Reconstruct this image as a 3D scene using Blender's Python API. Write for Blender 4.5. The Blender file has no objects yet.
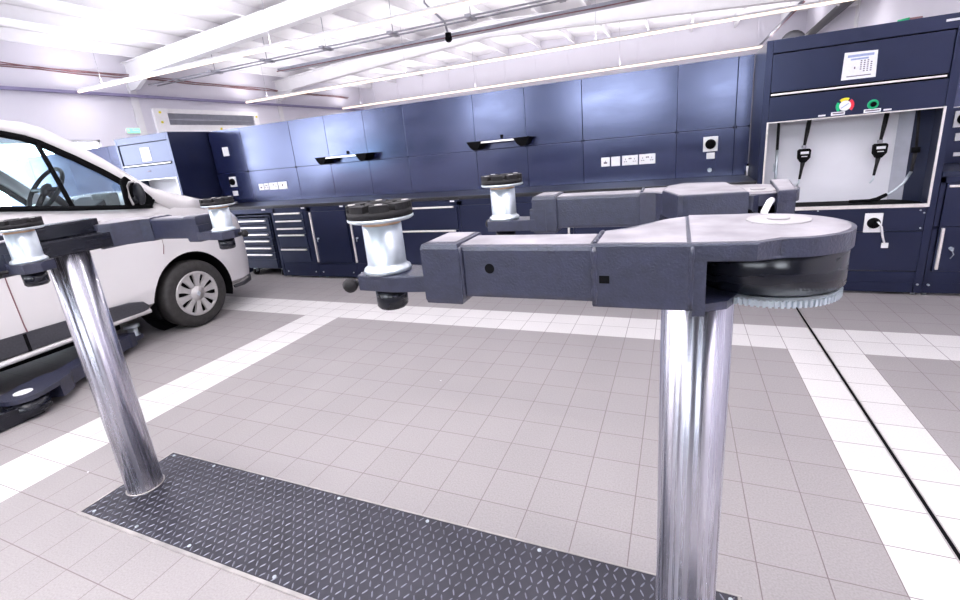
import bpy, bmesh, math, random
from mathutils import Vector, Matrix
random.seed(7)
PI = math.pi
scn = bpy.context.scene
COL = scn.collection

# ------------------------------------------------------------------ materials
def newmat(name):
    m = bpy.data.materials.new(name); m.use_nodes = True
    nt = m.node_tree
    return m, nt, nt.nodes['Principled BSDF']

def setp(b, color=None, rough=None, metal=None, **kw):
    if color is not None: b.inputs['Base Color'].default_value = (*color, 1)
    if rough is not None: b.inputs['Roughness'].default_value = rough
    if metal is not None: b.inputs['Metallic'].default_value = metal
    for k, v in kw.items(): b.inputs[k.replace('_', ' ')].default_value = v

def simple(name, color, rough=.5, metal=0., noise=None, bump=None, **kw):
    """principled with a noise driven colour variation and optional noise bump"""
    m, nt, b = newmat(name); setp(b, color, rough, metal, **kw)
    tc = nt.nodes.new('ShaderNodeTexCoord')
    if noise:
        sc, amt = noise
        n = nt.nodes.new('ShaderNodeTexNoise'); n.inputs['Scale'].default_value = sc; n.inputs['Detail'].default_value = 4
        nt.links.new(tc.outputs['Object'], n.inputs['Vector'])
        r = nt.nodes.new('ShaderNodeMapRange'); r.inputs[1].default_value = .3; r.inputs[2].default_value = .7
        r.inputs[3].default_value = 1-amt; r.inputs[4].default_value = 1+amt
        nt.links.new(n.outputs['Fac'], r.inputs[0])
        v = nt.nodes.new('ShaderNodeVectorMath'); v.operation = 'SCALE'; v.inputs[0].default_value = color
        nt.links.new(r.outputs[0], v.inputs['Scale']); nt.links.new(v.outputs[0], b.inputs['Base Color'])
    if bump:
        sc, st, di = bump
        n = nt.nodes.new('ShaderNodeTexNoise'); n.inputs['Scale'].default_value = sc; n.inputs['Detail'].default_value = 2
        nt.links.new(tc.outputs['Object'], n.inputs['Vector'])
        bp = nt.nodes.new('ShaderNodeBump'); bp.inputs['Strength'].default_value = st; bp.inputs['Distance'].default_value = di
        nt.links.new(n.outputs['Fac'], bp.inputs['Height']); nt.links.new(bp.outputs[0], b.inputs['Normal'])
    return m

def emit(name, color, s):
    m, nt, b = newmat(name)
    setp(b, color, .5); b.inputs['Emission Color'].default_value = (*color, 1); b.inputs['Emission Strength'].default_value = s
    return m

def floor_material():
    m, nt, b = newmat('tile_floor')
    N, L = nt.nodes, nt.links
    tc = N.new('ShaderNodeTexCoord'); sp = N.new('ShaderNodeSeparateXYZ'); L.new(tc.outputs['Object'], sp.inputs[0])
    def mth(op, a, c=None, d=None):
        n = N.new('ShaderNodeMath'); n.operation = op
        for i, v in enumerate((a, c, d)):
            if v is None: continue
            if isinstance(v, (int, float)): n.inputs[i].default_value = v
            else: L.new(v, n.inputs[i])
        return n.outputs[0]
    X, Y = sp.outputs[0], sp.outputs[1]
    def joint(v, w):
        f = mth('FLOORED_MODULO', v, .2)
        d = mth('MINIMUM', f, mth('SUBTRACT', .2, f))
        mr = N.new('ShaderNodeMapRange'); mr.inputs[1].default_value = w*.6; mr.inputs[2].default_value = w*1.5
        mr.inputs[3].default_value = 1; mr.inputs[4].default_value = 0
        L.new(d, mr.inputs[0]); return mr.outputs[0]
    g = mth('MAXIMUM', joint(X, .0016), joint(Y, .0016))
    # white marking tiles: bay lines every 4 m and one cross line
    fx = mth('FLOORED_MODULO', X, 4.0)
    sx_ = mth('LESS_THAN', fx, .4)
    sy_ = mth('MULTIPLY', mth('GREATER_THAN', Y, 0.), mth('LESS_THAN', Y, .4))
    below = mth('LESS_THAN', Y, .4)
    white = mth('MAXIMUM', mth('MULTIPLY', sx_, below), sy_)
    wn = N.new('ShaderNodeTexWhiteNoise'); wn.noise_dimensions = '2D'
    cb = N.new('ShaderNodeCombineXYZ')
    L.new(mth('FLOOR', mth('DIVIDE', X, .2)), cb.inputs[0]); L.new(mth('FLOOR', mth('DIVIDE', Y, .2)), cb.inputs[1])
    L.new(cb.outputs[0], wn.inputs['Vector'])
    ns = N.new('ShaderNodeTexNoise'); ns.inputs['Scale'].default_value = 150; ns.inputs['Detail'].default_value = 2
    L.new(tc.outputs['Object'], ns.inputs['Vector'])
    n2 = N.new('ShaderNodeTexNoise'); n2.inputs['Scale'].default_value = 1.3; n2.inputs['Detail'].default_value = 5
    L.new(tc.outputs['Object'], n2.inputs['Vector'])
    var = mth('ADD', mth('MULTIPLY', mth('SUBTRACT', wn.outputs['Value'], .5), .04),
              mth('ADD', mth('MULTIPLY', mth('SUBTRACT', ns.outputs['Fac'], .5), .5), mth('MULTIPLY', mth('SUBTRACT', n2.outputs['Fac'], .5), .16)))
    mixc = N.new('ShaderNodeMix'); mixc.data_type = 'RGBA'
    L.new(white, mixc.inputs[0]); mixc.inputs[6].default_value = (*FLOOR_GREY, 1); mixc.inputs[7].default_value = (*FLOOR_WHITE, 1)
    sc = N.new('ShaderNodeVectorMath'); sc.operation = 'SCALE'; L.new(mixc.outputs[2], sc.inputs[0]); L.new(mth('ADD', 1., var), sc.inputs['Scale'])
    mg = N.new('ShaderNodeMix'); mg.data_type = 'RGBA'; L.new(g, mg.inputs[0]); L.new(sc.outputs[0], mg.inputs[6]); mg.inputs[7].default_value = (.19, .15, .155, 1)
    L.new(mg.outputs[2], b.inputs['Base Color'])
    b.inputs['Roughness'].default_value = .5
    bp = N.new('ShaderNodeBump'); bp.inputs['Strength'].default_value = .5; bp.inputs['Distance'].default_value = .001
    L.new(mth('SUBTRACT', mth('MULTIPLY', ns.outputs['Fac'], .4), g), bp.inputs['Height']); L.new(bp.outputs[0], b.inputs['Normal'])
    return m

def brushed(name, color, rough, metal, sc=(1, 1, 1), namt=.25, bstr=.1):
    m, nt, b = newmat(name); setp(b, color, rough, metal); N, L = nt.nodes, nt.links
    tc = N.new('ShaderNodeTexCoord'); mp = N.new('ShaderNodeMapping'); mp.inputs['Scale'].default_value = sc
    L.new(tc.outputs['Object'], mp.inputs[0])
    n = N.new('ShaderNodeTexNoise'); n.inputs['Scale'].default_value = 1; n.inputs['Detail'].default_value = 5
    L.new(mp.outputs[0], n.inputs['Vector'])
    r = N.new('ShaderNodeMapRange'); r.inputs[1].default_value = .3; r.inputs[2].default_value = .7
    r.inputs[3].default_value = rough*(1-namt); r.inputs[4].default_value = rough*(1+namt)
    L.new(n.outputs['Fac'], r.inputs[0]); L.new(r.outputs[0], b.inputs['Roughness'])
    if bstr <= 0: return m
    bp = N.new('ShaderNodeBump'); bp.inputs['Strength'].default_value = bstr; bp.inputs['Distance'].default_value = .002
    L.new(n.outputs['Fac'], bp.inputs['Height']); L.new(bp.outputs[0], b.inputs['Normal'])
    return m

ANIROT = 0.25
FLOOR_GREY = (.335, .312, .314)
FLOOR_WHITE = (.68, .66, .655)
M = {}
M['floor'] = floor_material()
M['wall'] = simple('white_wall_paint', (.72, .70, .78), .6, noise=(.8, .03))
M['wall_dark'] = simple('dark_unseen_wall', (.10, .10, .12), .6, noise=(.8, .05))  # unseen front wall, darkened to deepen the panel reflections
M['ceil'] = simple('white_roof_sheet', (.86, .85, .88), .55, noise=(1.2, .04))
M['steel_white'] = simple('white_painted_steel', (.78, .77, .80), .45, noise=(3, .04))
M['panel'] = brushed('dark_blue_panel', (.006, .009, .042), .21, .0, (1.5, 1.5, 5), .22, 0.)
M['cab'] = simple('dark_blue_powder_coat', (.004, .006, .020), .30, noise=(6, .2))
M['cab_front'] = simple('blue_grey_drawer_front', (.014, .018, .040), .38, noise=(5, .15))
for k_, ti in (('panel', (.60, .66, 1., 1)), ('cab', (.52, .58, .95, 1)), ('cab_front', (.7, .76, 1., 1))):
    M[k_].node_tree.nodes['Principled BSDF'].inputs['Specular Tint'].default_value = ti
M['panel'].node_tree.nodes['Principled BSDF'].inputs['Specular IOR Level'].default_value = 1.0
M['panel'].node_tree.nodes['Principled BSDF'].inputs['IOR'].default_value = 1.8
M['cab'].node_tree.nodes['Principled BSDF'].inputs['Specular IOR Level'].default_value = .95
M['worktop'] = simple('black_laminate', (.014, .014, .018), .33, noise=(9, .3))
M['black'] = simple('matt_black', (.002, .002, .003), .8, noise=(20, .2))
M['rubber'] = simple('black_rubber', (.016, .015, .017), .6, noise=(40, .25), bump=(200, .3, .0006))
M['hammer'] = simple('hammered_charcoal_paint', (.020, .023, .050), .36, noise=(60, .25), bump=(260, .9, .0012), Specular_IOR_Level=.9)
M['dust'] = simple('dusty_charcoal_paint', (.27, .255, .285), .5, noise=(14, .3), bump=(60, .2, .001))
M['gloss_black'] = brushed('gloss_dark_paint', (.008, .009, .016), .25, 0, (8, 8, 60), .3, .0)
M['chrome'] = brushed('brushed_steel_column', (.56, .555, .63), .26, 1, (90, 90, .4), .35, .0)
M['worn'] = simple('worn_pale_washer', (.36, .345, .36), .5, noise=(20, .1))
_nt = M['chrome'].node_tree; _b = _nt.nodes['Principled BSDF']
_t = _nt.nodes.new('ShaderNodeTangent'); _t.direction_type = 'RADIAL'; _t.axis = 'Z'
_nt.links.new(_t.outputs[0], _b.inputs['Tangent']); _b.inputs['Anisotropic'].default_value = 1.; _b.inputs['Anisotropic Rotation'].default_value = ANIROT
M['zinc'] = simple('zinc_plate', (.60, .66, .71), .36, .75, noise=(30, .12))
M['handle'] = simple('polished_aluminium', (.9, .85, .82), .3, .6, noise=(30, .05))
M['brass'] = simple('brass_ring', (.75, .5, .32), .35, .8, noise=(30, .2))
M['white'] = simple('white_plastic', (.85, .84, .86), .35, noise=(10, .03))
M['label'] = simple('white_label', (.8, .8, .85), .5, noise=(60, .05))
M['greyink'] = simple('grey_blue_print', (.32, .38, .6), .5, noise=(60, .1))
M['darkink'] = simple('dark_print', (.10, .06, .10), .5, noise=(60, .1))
M['red'] = simple('red_plastic', (.75, .02, .05), .4, noise=(20, .1))
M['green'] = simple('green_plastic', (0., .42, .17), .4, noise=(20, .1))
M['yellow'] = simple('yellow_plastic', (.85, .72, .03), .4, noise=(20, .1))
M['purple'] = simple('purple_grey_cable_tray', (.28, .25, .42), .5, noise=(5, .1))
M['cable'] = simple('brown_cable', (.25, .12, .13), .5, noise=(9, .3))
M['grey'] = simple('grey_metal', (.35, .35, .40), .4, .3, noise=(9, .1))
M['louvre'] = simple('grey_louvre', (.42, .43, .5), .4, .2, noise=(9, .1))
M['van'] = simple('white_car_paint', (.73, .705, .71), .25, noise=(2, .02), Coat_Weight=.6)
M['clad'] = simple('grey_plastic_cladding', (.045, .045, .055), .55, noise=(80, .2))
M['tyre'] = simple('tyre_rubber', (.028, .026, .026), .65, noise=(25, .3))
M['hubcap'] = simple('silver_hubcap', (.48, .46, .46), .35, .4, noise=(20, .1))
M['black'].node_tree.nodes['Principled BSDF'].inputs['Specular IOR Level'].default_value = .12
M['rubber'].node_tree.nodes['Principled BSDF'].inputs['Specular IOR Level'].default_value = .25
M['interior'] = simple('dark_trim', (.005, .006, .011), .5, noise=(20, .3))
M['interior_light'] = simple('beige_grey_trim', (.16, .16, .16), .6, noise=(8, .3))
M['plate'] = simple('grey_checker_plate', (.05, .049, .064), .4, .35, noise=(5, .2), bump=(150, .2, .0006))
M['lozenge'] = simple('worn_raised_pattern', (.2, .21, .26), .32, .5, noise=(14, .3))
M['alu'] = simple('aluminium_edge', (.5, .47, .46), .35, .5, noise=(12, .2))
M['liner'] = simple('pale_liner', (.78, .78, .84), .45, noise=(2, .04))
M['led'] = emit('led_tube_glow', (1., .84, .70), 1.25)
M['exit'] = emit('exit_sign_glow', (.25, .9, .5), 1.)
def glass_mat():
    m = bpy.data.materials.new('tinted_glass'); m.use_nodes = True; nt = m.node_tree; nt.nodes.clear()
    o = nt.nodes.new('ShaderNodeOutputMaterial'); mx = nt.nodes.new('ShaderNodeMixShader')
    t = nt.nodes.new('ShaderNodeBsdfTransparent'); t.inputs[0].default_value = (.80, .93, .97, 1)
    g = nt.nodes.new('ShaderNodeBsdfGlossy'); g.inputs['Roughness'].default_value = .03
    mx.inputs[0].default_value = .07
    nt.links.new(t.outputs[0], mx.inputs[1]); nt.links.new(g.outputs[0], mx.inputs[2])
    nt.links.new(mx.outputs[0], o.inputs[0]); return m
M['glass'] = glass_mat()

# ------------------------------------------------------------------ mesh builder
ORG = {}
class MB:
    def __init__(s, mat=None): s.bm = bmesh.new(); s.T = mat or Matrix()
    def v(s, p): return s.bm.verts.new(s.T @ Vector(p))
    def box(s, a, b, bev=0.):
        x0, y0, z0 = [min(a[i], b[i]) for i in range(3)]; x1, y1, z1 = [max(a[i], b[i]) for i in range(3)]
        V = [s.v(p) for p in ((x0,y0,z0),(x1,y0,z0),(x1,y1,z0),(x0,y1,z0),(x0,y0,z1),(x1,y0,z1),(x1,y1,z1),(x0,y1,z1))]
        F = [s.bm.faces.new([V[i] for i in f]) for f in ((0,3,2,1),(4,5,6,7),(0,1,5,4),(1,2,6,5),(2,3,7,6),(3,0,4,7))]
        if bev > 0:
            E = list({e for f in F for e in f.edges})
            bmesh.ops.bevel(s.bm, geom=E, offset=bev, segments=2, profile=.6, affect='EDGES', clamp_overlap=True)
        return s
    def prism(s, pts, a, b, axis='z', bev=0., smooth=False):
        """polygon pts in the two other axes, from a to b along axis"""
        def P(u, w, t):
            return {'z': (u, w, t), 'x': (t, u, w), 'y': (u, t, w)}[axis]
        A = [s.v(P(u, w, a)) for u, w in pts]; B = [s.v(P(u, w, b)) for u, w in pts]
        n = len(pts); F = []
        F.append(s.bm.faces.new(A)); F.append(s.bm.faces.new(B[::-1]))
        for i in range(n):
            f = s.bm.faces.new((A[i], B[i], B[(i+1) % n], A[(i+1) % n])); f.smooth = smooth; F.append(f)
        if bev > 0:
            E = list({e for f in F[:2] for e in f.edges})
            bmesh.ops.bevel(s.bm, geom=E, offset=bev, segments=2, profile=.6, affect='EDGES', clamp_overlap=True)
        return s
    def lathe(s, prof, c=(0,0,0), axis='z', seg=32, closed=False, a0=0., a1=2*PI):
        """prof: (radius, height) pairs; axis through c"""
        full = abs(a1-a0-2*PI) < 1e-6
        n = seg if full else seg+1
        rings = []
        for r, h in prof:
            ring = []
            for i in range(n):
                t = a0+(a1-a0)*i/seg
                u, w = r*math.cos(t), r*math.sin(t)
                p = {'z': (u, w, h), 'x': (h, u, w), 'y': (u, h, w)}[axis]
                ring.append(s.v((c[0]+p[0], c[1]+p[1], c[2]+p[2])) if (r > 1e-6 or i == 0) else ring[0])
            rings.append(ring)
        if closed: rings.append(rings[0])
        for A, B in zip(rings, rings[1:]):
            for i in range(n if full else n-1):
                j = (i+1) % n
                q = []
                for vv in (A[i], A[j], B[j], B[i]):
                    if vv not in q: q.append(vv)
                if len(q) >= 3:
                    try: f = s.bm.faces.new(q); f.smooth = True
                    except ValueError: pass
        return s
    def cyl(s, c, r, h0, h1, axis='z', seg=32, bev=0.):
        if bev: prof = [(0,h0),(r-bev,h0),(r,h0+bev),(r,h1-bev),(r-bev,h1),(0,h1)]
        else: prof = [(0,h0),(r,h0),(r,h0),(r,h1),(r,h1),(0,h1)]
        st = len(s.bm.faces)
        s.lathe(prof if bev else [(0,h0),(r,h0),(r,h1),(0,h1)], c, axis, seg)
        s.bm.faces.ensure_lookup_table()
        for f in s.bm.faces[st:]:
            if len(f.verts) == 3: f.smooth = False
        return s
    def tube(s, path, r, seg=8, cap=True, flat=1.):
        path = [Vector(p) for p in path]; n = len(path); rings = []
        up = Vector((0,0,1))
        for i, p in enumerate(path):
            t = (path[min(i+1,n-1)]-path[max(i-1,0)]).normalized()
            u = t.cross(up)
            if u.length < .05: u = t.cross(Vector((0,1,0)))
            u.normalize(); w = u.cross(t).normalized()
            rr = r[i] if isinstance(r, (list, tuple)) else r
            rings.append([s.v(p+(u*math.cos(2*PI*k/seg)+w*math.sin(2*PI*k/seg)*flat)*rr) for k in range(seg)])
        for A, B in zip(rings, rings[1:]):
            for k in range(seg):
                f = s.bm.faces.new((A[k], A[(k+1)%seg], B[(k+1)%seg], B[k])); f.smooth = True
        if cap: s.bm.faces.new(rings[0][::-1]); s.bm.faces.new(rings[-1])
        return s
    def sphere(s, c, r, seg=16, sc=(1,1,1)):
        m = Matrix.Translation(c) @ Matrix.Diagonal((*sc,1)); 
        res = bmesh.ops.create_uvsphere(s.bm, u_segments=seg, v_segments=max(6,seg//2), radius=r, matrix=s.T @ m)
        for v in res['verts']:
            for f in v.link_faces: f.smooth = True
        return s
    def quad(s, *ps, smooth=False):
        f = s.bm.faces.new([s.v(p) for p in ps]); f.smooth = smooth; return s
    def grid(s, rows, smooth=True, close=False):
        V = [[s.v(p) for p in r] for r in rows]
        for A, B in zip(V, V[1:]):
            for i in range(len(A)-1):
                try: f = s.bm.faces.new((A[i], A[i+1], B[i+1], B[i])); f.smooth = smooth
                except ValueError: pass
        return s
    def build(s, name, mat, parent=None, label=None, fix=True):
        if fix: bmesh.ops.recalc_face_normals(s.bm, faces=s.bm.faces[:])
        me = bpy.data.meshes.new(name)
        if parent is not None:
            o0 = ORG[parent.name]
        else:
            # origin at the base centre of the shape
            xs = [v.co for v in s.bm.verts]
            o0 = Vector((sum(v.x for v in xs)/len(xs), sum(v.y for v in xs)/len(xs), min(v.z for v in xs)))
        bmesh.ops.translate(s.bm, verts=s.bm.verts[:], vec=-o0)
        s.bm.to_mesh(me); s.bm.free()
        me.materials.append(M[mat] if isinstance(mat, str) else mat)
        o = bpy.data.objects.new(name, me); COL.objects.link(o)
        if parent is not None: o.parent = parent
        else: o.location = o0
        ORG[o.name] = o0
        if label: o['label'] = label
        return o

def tag(o, label, cat, group=None, kind=None):
    o['label'] = label; o['category'] = cat
    if group: o['group'] = group
    if kind: o['kind'] = kind
    return o
def thing(name, loc, label, cat, group=None):
    o = bpy.data.objects.new(name, None); COL.objects.link(o); o.location = loc; o.empty_display_size = .1
    ORG[o.name] = Vector(loc); return tag(o, label, cat, group)
def struct(o): o['kind'] = 'structure'; return o

# ------------------------------------------------------------------ setting: room shell
XL, XR, YB, YF = -13.0, 2.6, 14.2, -6.0
RIDGE = -5.4
def low(x):   # underside of the rafters
    return 3.74+.062*(x-XL) if x < RIDGE else 4.211-.0595*(x-RIDGE)
SHEET = .62
struct(MB().box((XL-.1, YF-.1, -.1), (XR+.1, YB+.1, 0)).build('floor', 'floor'))
# object coordinates of the floor must equal world coordinates
fo = bpy.data.objects['floor']
for v in fo.data.vertices: v.co += fo.location
fo.location = (0,0,0)

def wall_with_openings(name, axis, at, thick, u0, u1, top, openings, mat='wall'):
    """wall in the plane axis=at, u along the other horizontal axis, rectangular openings (ua,ub,za,zb)"""
    us = sorted({u0, u1, *[o[0] for o in openings], *[o[1] for o in openings]})
    b = MB()
    for a, c in zip(us, us[1:]):
        cuts = [(o[2], o[3]) for o in openings if o[0] <= a+1e-6 and o[1] >= c-1e-6]
        cuts.sort(); z = 0.
        segs = []
        for za, zb in cuts:
            if za > z: segs.append((z, za))
            z = zb
        segs.append((z, top))
        for za, zb in segs:
            if axis == 'x': b.box((at, a, za), (at+thick, c, zb))
            else: b.box((a, at, za), (c, at+thick, zb))
    return struct(b.build(name, mat))
TOP = 4.9
FRONT_OPEN = [(-12.6,-9.6,1.0,2.9),(-6.2,-4.7,2.0,3.0),(-3.4,-1.1,1.9,2.9),(-.2,.9,1.8,2.8)]
LEFT_OPEN = [(-4.9,-.7,1.0,3.1),(.9,3.78,.9,2.38)]
wall_with_openings('wall_left', 'x', XL-.1, .1, YF, YB, TOP, LEFT_OPEN)
wall_with_openings('wall_right', 'x', XR, .1, YF, YB, TOP, [])
wall_with_openings('wall_back', 'y', YB, .1, XL-.1, XR+.1, TOP, [])
wall_with_openings('wall_front', 'y', YF-.1, .1, XL-.1, XR+.1, TOP, FRONT_OPEN, 'wall_dark')
n = 1
for (a, c, za, zb) in FRONT_OPEN:
    b = MB()
    for (p, q) in (((a, YF-.08, za), (a+.05, YF-.02, zb)), ((c-.05, YF-.08, za), (c, YF-.02, zb)), ((a, YF-.08, za), (c, YF-.02, za+.05)), ((a, YF-.08, zb-.05), (c, YF-.02, zb)), (((a+c)/2-.025, YF-.08, za), ((a+c)/2+.025, YF-.02, zb))): b.box(p, q)
    struct(b.build('window_%d' % n, 'steel_white')); n += 1
for (a, c, za, zb) in LEFT_OPEN:
    b = MB()
    for (p, q) in (((XL-.08, a, za), (XL-.02, a+.05, zb)), ((XL-.08, c-.05, za), (XL-.02, c, zb)), ((XL-.08, a, zb-.05), (XL-.02, c, zb)), ((XL-.08, a, za), (XL-.02, c, za+.05))): b.box(p, q)
    struct(b.build('window_%d' % n, 'steel_white')); n += 1

# pitched roof sheet (thin slab, two slopes)
b = MB()
b.prism([(XL-.1, low(XL)+SHEET), (RIDGE, low(RIDGE)+SHEET), (XR+.1, low(XR)+SHEET), (XR+.1, low(XR)+SHEET+.08), (RIDGE, low(RIDGE)+SHEET+.08), (XL-.1, low(XL)+SHEET+.08)], YF-.1, YB+.1, 'y')
struct(b.build('ceiling', 'ceil'))
# rafters: I section beams with haunch and columns; purlins
t = 1
for y in (-4.6, .1, 4.8, 9.5):
    b = MB()
    for x0, x1 in ((XL, RIDGE), (RIDGE, XR)):
        z0, z1 = low(x0), low(x1)
        b.prism([(x0, z0), (x1, z1), (x1, z1+.02), (x0, z0+.02)], y-.1, y+.1, 'y')
        b.prism([(x0, z0+.36), (x1, z1+.36), (x1, z1+.38), (x0, z0+.38)], y-.1, y+.1, 'y')
        b.prism([(x0, z0+.01), (x1, z1+.01), (x1, z1+.37), (x0, z0+.37)], y-.008, y+.008, 'y')
    # haunches
    b.prism([(XL, 3.5), (XL+.25, 3.52), (XL+.8, low(XL+.8)+.01), (XL, low(XL)+.02)], y-.05, y+.05, 'y')
    b.prism([(XR, 3.5), (XR-.25, 3.52), (XR-.8, low(XR-.8)+.01), (XR, low(XR)+.02)], y-.05, y+.05, 'y')
    for xa, xb in ((XL, XL+.025), (XR-.025, XR)):
        b.box((xa, y-.09, 0), (xb, y+.09, 3.7))
    struct(b.build('trim_%d' % t, 'steel_white')); t += 1
x = XL+.55
while x < XR-.2:
    z = low(x)+.38
    b = MB()
    h = SHEET-.38
    b.prism([(x, z), (x+.065, z), (x+.065, z+.012), (x+.012, z+.012), (x+.012, z+h), (x-.055, z+h), (x-.055, z+h-.012), (x, z+h-.012)], YF, YB, 'y')
    struct(b.build('trim_%d' % t, 'steel_white')); t += 1
    x += 1.2
# gable wall sheeting ribs (raised seams)
b = MB()
x = XL+.6
while x < XR:
    b.box((x, YB-.02, 2.0), (x+.05, YB+.001, low(x)+SHEET-.02)); x += 1.15
struct(b.build('trim_%d' % t, 'wall')); t += 1

# ------------------------------------------------------------------ ceiling services
def led_strip(y, label):
    th = thing('led_strip_light', (-5.2, y, 3.33), label, 'ceiling light', 'linear led strips under the roof')
    x1 = 2.3
    z = 3.385
    MB().box((XL+.12, y-.03, z+.03), (x1, y+.03, z+.06)).build('housing', 'steel_white', th)
    MB().lathe([(0, XL+.13), (.026, XL+.13), (.026, x1-.02), (0, x1-.02)], (0, y, z), 'x', 10).build('diffuser', 'led', th, 'glowing white tube')
    x = XL+1.
    while x < x1:
        MB().tube([(x, y, z+.05), (x, y, low(x)+SHEET-.01)], .004, 5).build('suspension_wire', 'grey', th); x += 4.8
led_strip(3.57, 'glowing linear strip light nearest the camera, running to the upper left')
led_strip(8.05, 'glowing linear strip light, middle of the three, starting above the wall louvre')
led_strip(12.65, 'glowing linear strip light just above the top edge of the blue panels')

led_strip(-.9, 'added linear strip light out of view under the roof, next one forward')  # two unseen strips added to light the lift and its floor shadow
led_strip(-3.5, 'added linear strip light out of view, placed to light the lift and cast its shadow')

# twin conduit pipes and cable tray below the second rafter
for dy, lab in ((0, 'thin grey conduit pipe nearer the camera, hung below the roof in a pair'), (.22, 'thin grey conduit pipe farther from the camera, hung below the roof in a pair')):
    tag(MB().tube([(XL+.3, 5.05+dy, 3.62), (XR-.1, 5.05+dy, 3.62)], .016, 8).build('conduit_pipe', 'grey'), lab, 'pipe', 'twin conduit pipes')
for i, x in enumerate((-10.5, -8.9, -7.3, -5.7, -4.1, -2.5, -.9)):
    o = MB().box((x-.05, 5.0, 3.6), (x+.05, 5.33, 3.65)).tube([(x, 5.16, 3.6), (x, 5.16, low(x)+SHEET-.02)], .008, 6).build('pipe_hanger', 'grey')
    tag(o, 'grey pipe hanger clamping the twin conduits to the roof', 'hanger', 'pipe hangers on the twin conduits')
th = thing('cable_tray', (-5.2, 6.2, 3.6), 'long grey cable tray with a dark lower edge, hung along the white rafter', 'cable tray')
MB().box((-9.6, 6.15, 3.62), (1.2, 6.4, 3.635)).box((-9.6, 6.15, 3.636), (1.2, 6.16, 3.68)).box((-9.6, 6.39, 3.636), (1.2, 6.4, 3.68)).build('tray', 'louvre', th)
MB().tube([(-9.6, 6.12, 3.61)]+[(x, 6.12+random.uniform(-.012, .012), 3.61+random.uniform(-.01, .01)) for x in range(-9, 2)], .012, 6).build('cable', 'cable', th, 'brown cable under the tray')
th = thing('security_camera', (-4.95, 6.0, 3.4), 'dark dome camera on a bent grey pole hanging from the roof', 'camera')
MB().tube([(-5.2, 5.6, low(-5.2)+SHEET), (-5.2, 5.6, 4.15), (-4.98, 5.95, 3.85), (-4.95, 6.0, 3.62)], .022, 8).build('drop_pole', 'grey', th)
MB().sphere((-4.95, 6.0, 3.56), .075, 14).cyl((-4.95, 6.0, 0), .06, 3.58, 3.66).build('dome', 'black', th)
# trunking and red cables on the left wall
o = MB().box((XL+.003, -4., 3.355), (XL+.1, YB-.1, 3.415)).build('trunking', 'purple'); tag(o, 'purple grey cable trunking along the left white wall', 'trunking')
th = thing('cable_bundle', (XL+.06, 4., 3.75), 'loose red-brown cables clipped high along the left white wall', 'cables')
for k in range(3):
    MB().tube([(XL+.03+.02*k, -3+i*.6, 3.80+.02*k+random.uniform(-.025, .025)) for i in range(28)], .012, 6).build('cable', 'cable', th)

# exit sign
th = thing('exit_sign', (XL+.03, 4.55, 2.5), 'small green glowing exit sign on the left white wall', 'sign')
MB().box((XL, 4.40, 2.51), (XL+.04, 4.72, 2.64), .005).build('housing', 'white', th)
MB().box((XL+.041, 4.415, 2.522), (XL+.045, 4.705, 2.628)).build('sign_face', 'exit', th)
b = MB()
b.box((XL+.046, 4.42, 2.55), (XL+.049, 4.47, 2.62)); b.prism([(4.52, 2.585), (4.57, 2.56), (4.57, 2.575), (4.68, 2.575), (4.68, 2.595), (4.57, 2.595), (4.57, 2.61)], XL+.046, XL+.049, 'x')
b.build('pictogram', 'white', th)
# louvred vent with white frame
th = thing('wall_vent', (XL, 6.85, 2.5), 'white-framed grey louvred vent high on the left wall above the dark panels', 'vent')
b = MB()
for p, q in (((XL+.002, 5.15, 3.01), (XL+.08, 8.45, 3.12)), ((XL+.002, 5.15, 2.52), (XL+.08, 8.45, 2.72)), ((XL+.002, 5.15, 2.72), (XL+.08, 5.5, 3.01)), ((XL+.002, 8.27, 2.72), (XL+.08, 8.45, 3.01))): b.box(p, q)
b.build('frame', 'white', th)
b = MB()
for k in range(9): b.prism([(XL+.01, 2.73+k*.031), (XL+.06, 2.715+k*.031), (XL+.06, 2.722+k*.031), (XL+.01, 2.737+k*.031)], 5.5, 8.27, 'y')
b.box((XL+.005, 5.5, 2.85), (XL+.07, 8.27, 2.865))
b.build('slats', 'louvre', th)
MB().box((XL+.001, 5.5, 2.71), (XL+.012, 8.27, 3.01)).build('backing', 'louvre', th)
MB().box((XL, 5.15, 2.42), (XL+.1, 8.45, 2.515)).build('lower_rail', 'purple', th)
for y, z in ((5.3, 3.02), (5.3, 2.78), (8.36, 2.98), (7.0, 2.62)):
    MB().cyl((0, y, z), .03, XL+.08, XL+.1, 'x', 12).build('marker', 'yellow', th)

# things seen over the tall cabinet on the right
o = MB().tube([(1.51, 8.7, 3.6), (1.51, 12.5, 3.6)], .014, 6).build('cable', 'cable'); tag(o, 'red cable running along the roof above the tall cabinet', 'cable')
th = thing('extraction_duct', (2.0, 9, 3.4), 'dark grey duct with a round fan, hung from the roof behind the tall cabinet', 'duct')
MB().tube([(2.33, 6.8, 3.66), (2.35, 9.0, 3.58), (2.4, 12.8, 3.50)], .09, 12).build('duct', 'clad', th)
MB().lathe([(0, -.12), (.22, -.12), (.3, -.05), (.3, .05), (.22, .12), (0, .12)], (2.1, 12.95, 3.42), 'y', 20).build('fan_housing', 'clad', th)
o = MB().tube([(1.75, 10.2, 3.9), (1.45, 13.9, 3.6)], .03, 8).build('pipe', 'grey'); tag(o, 'thin dark pipe sloping beside the duct behind the tall cabinet', 'pipe')

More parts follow.
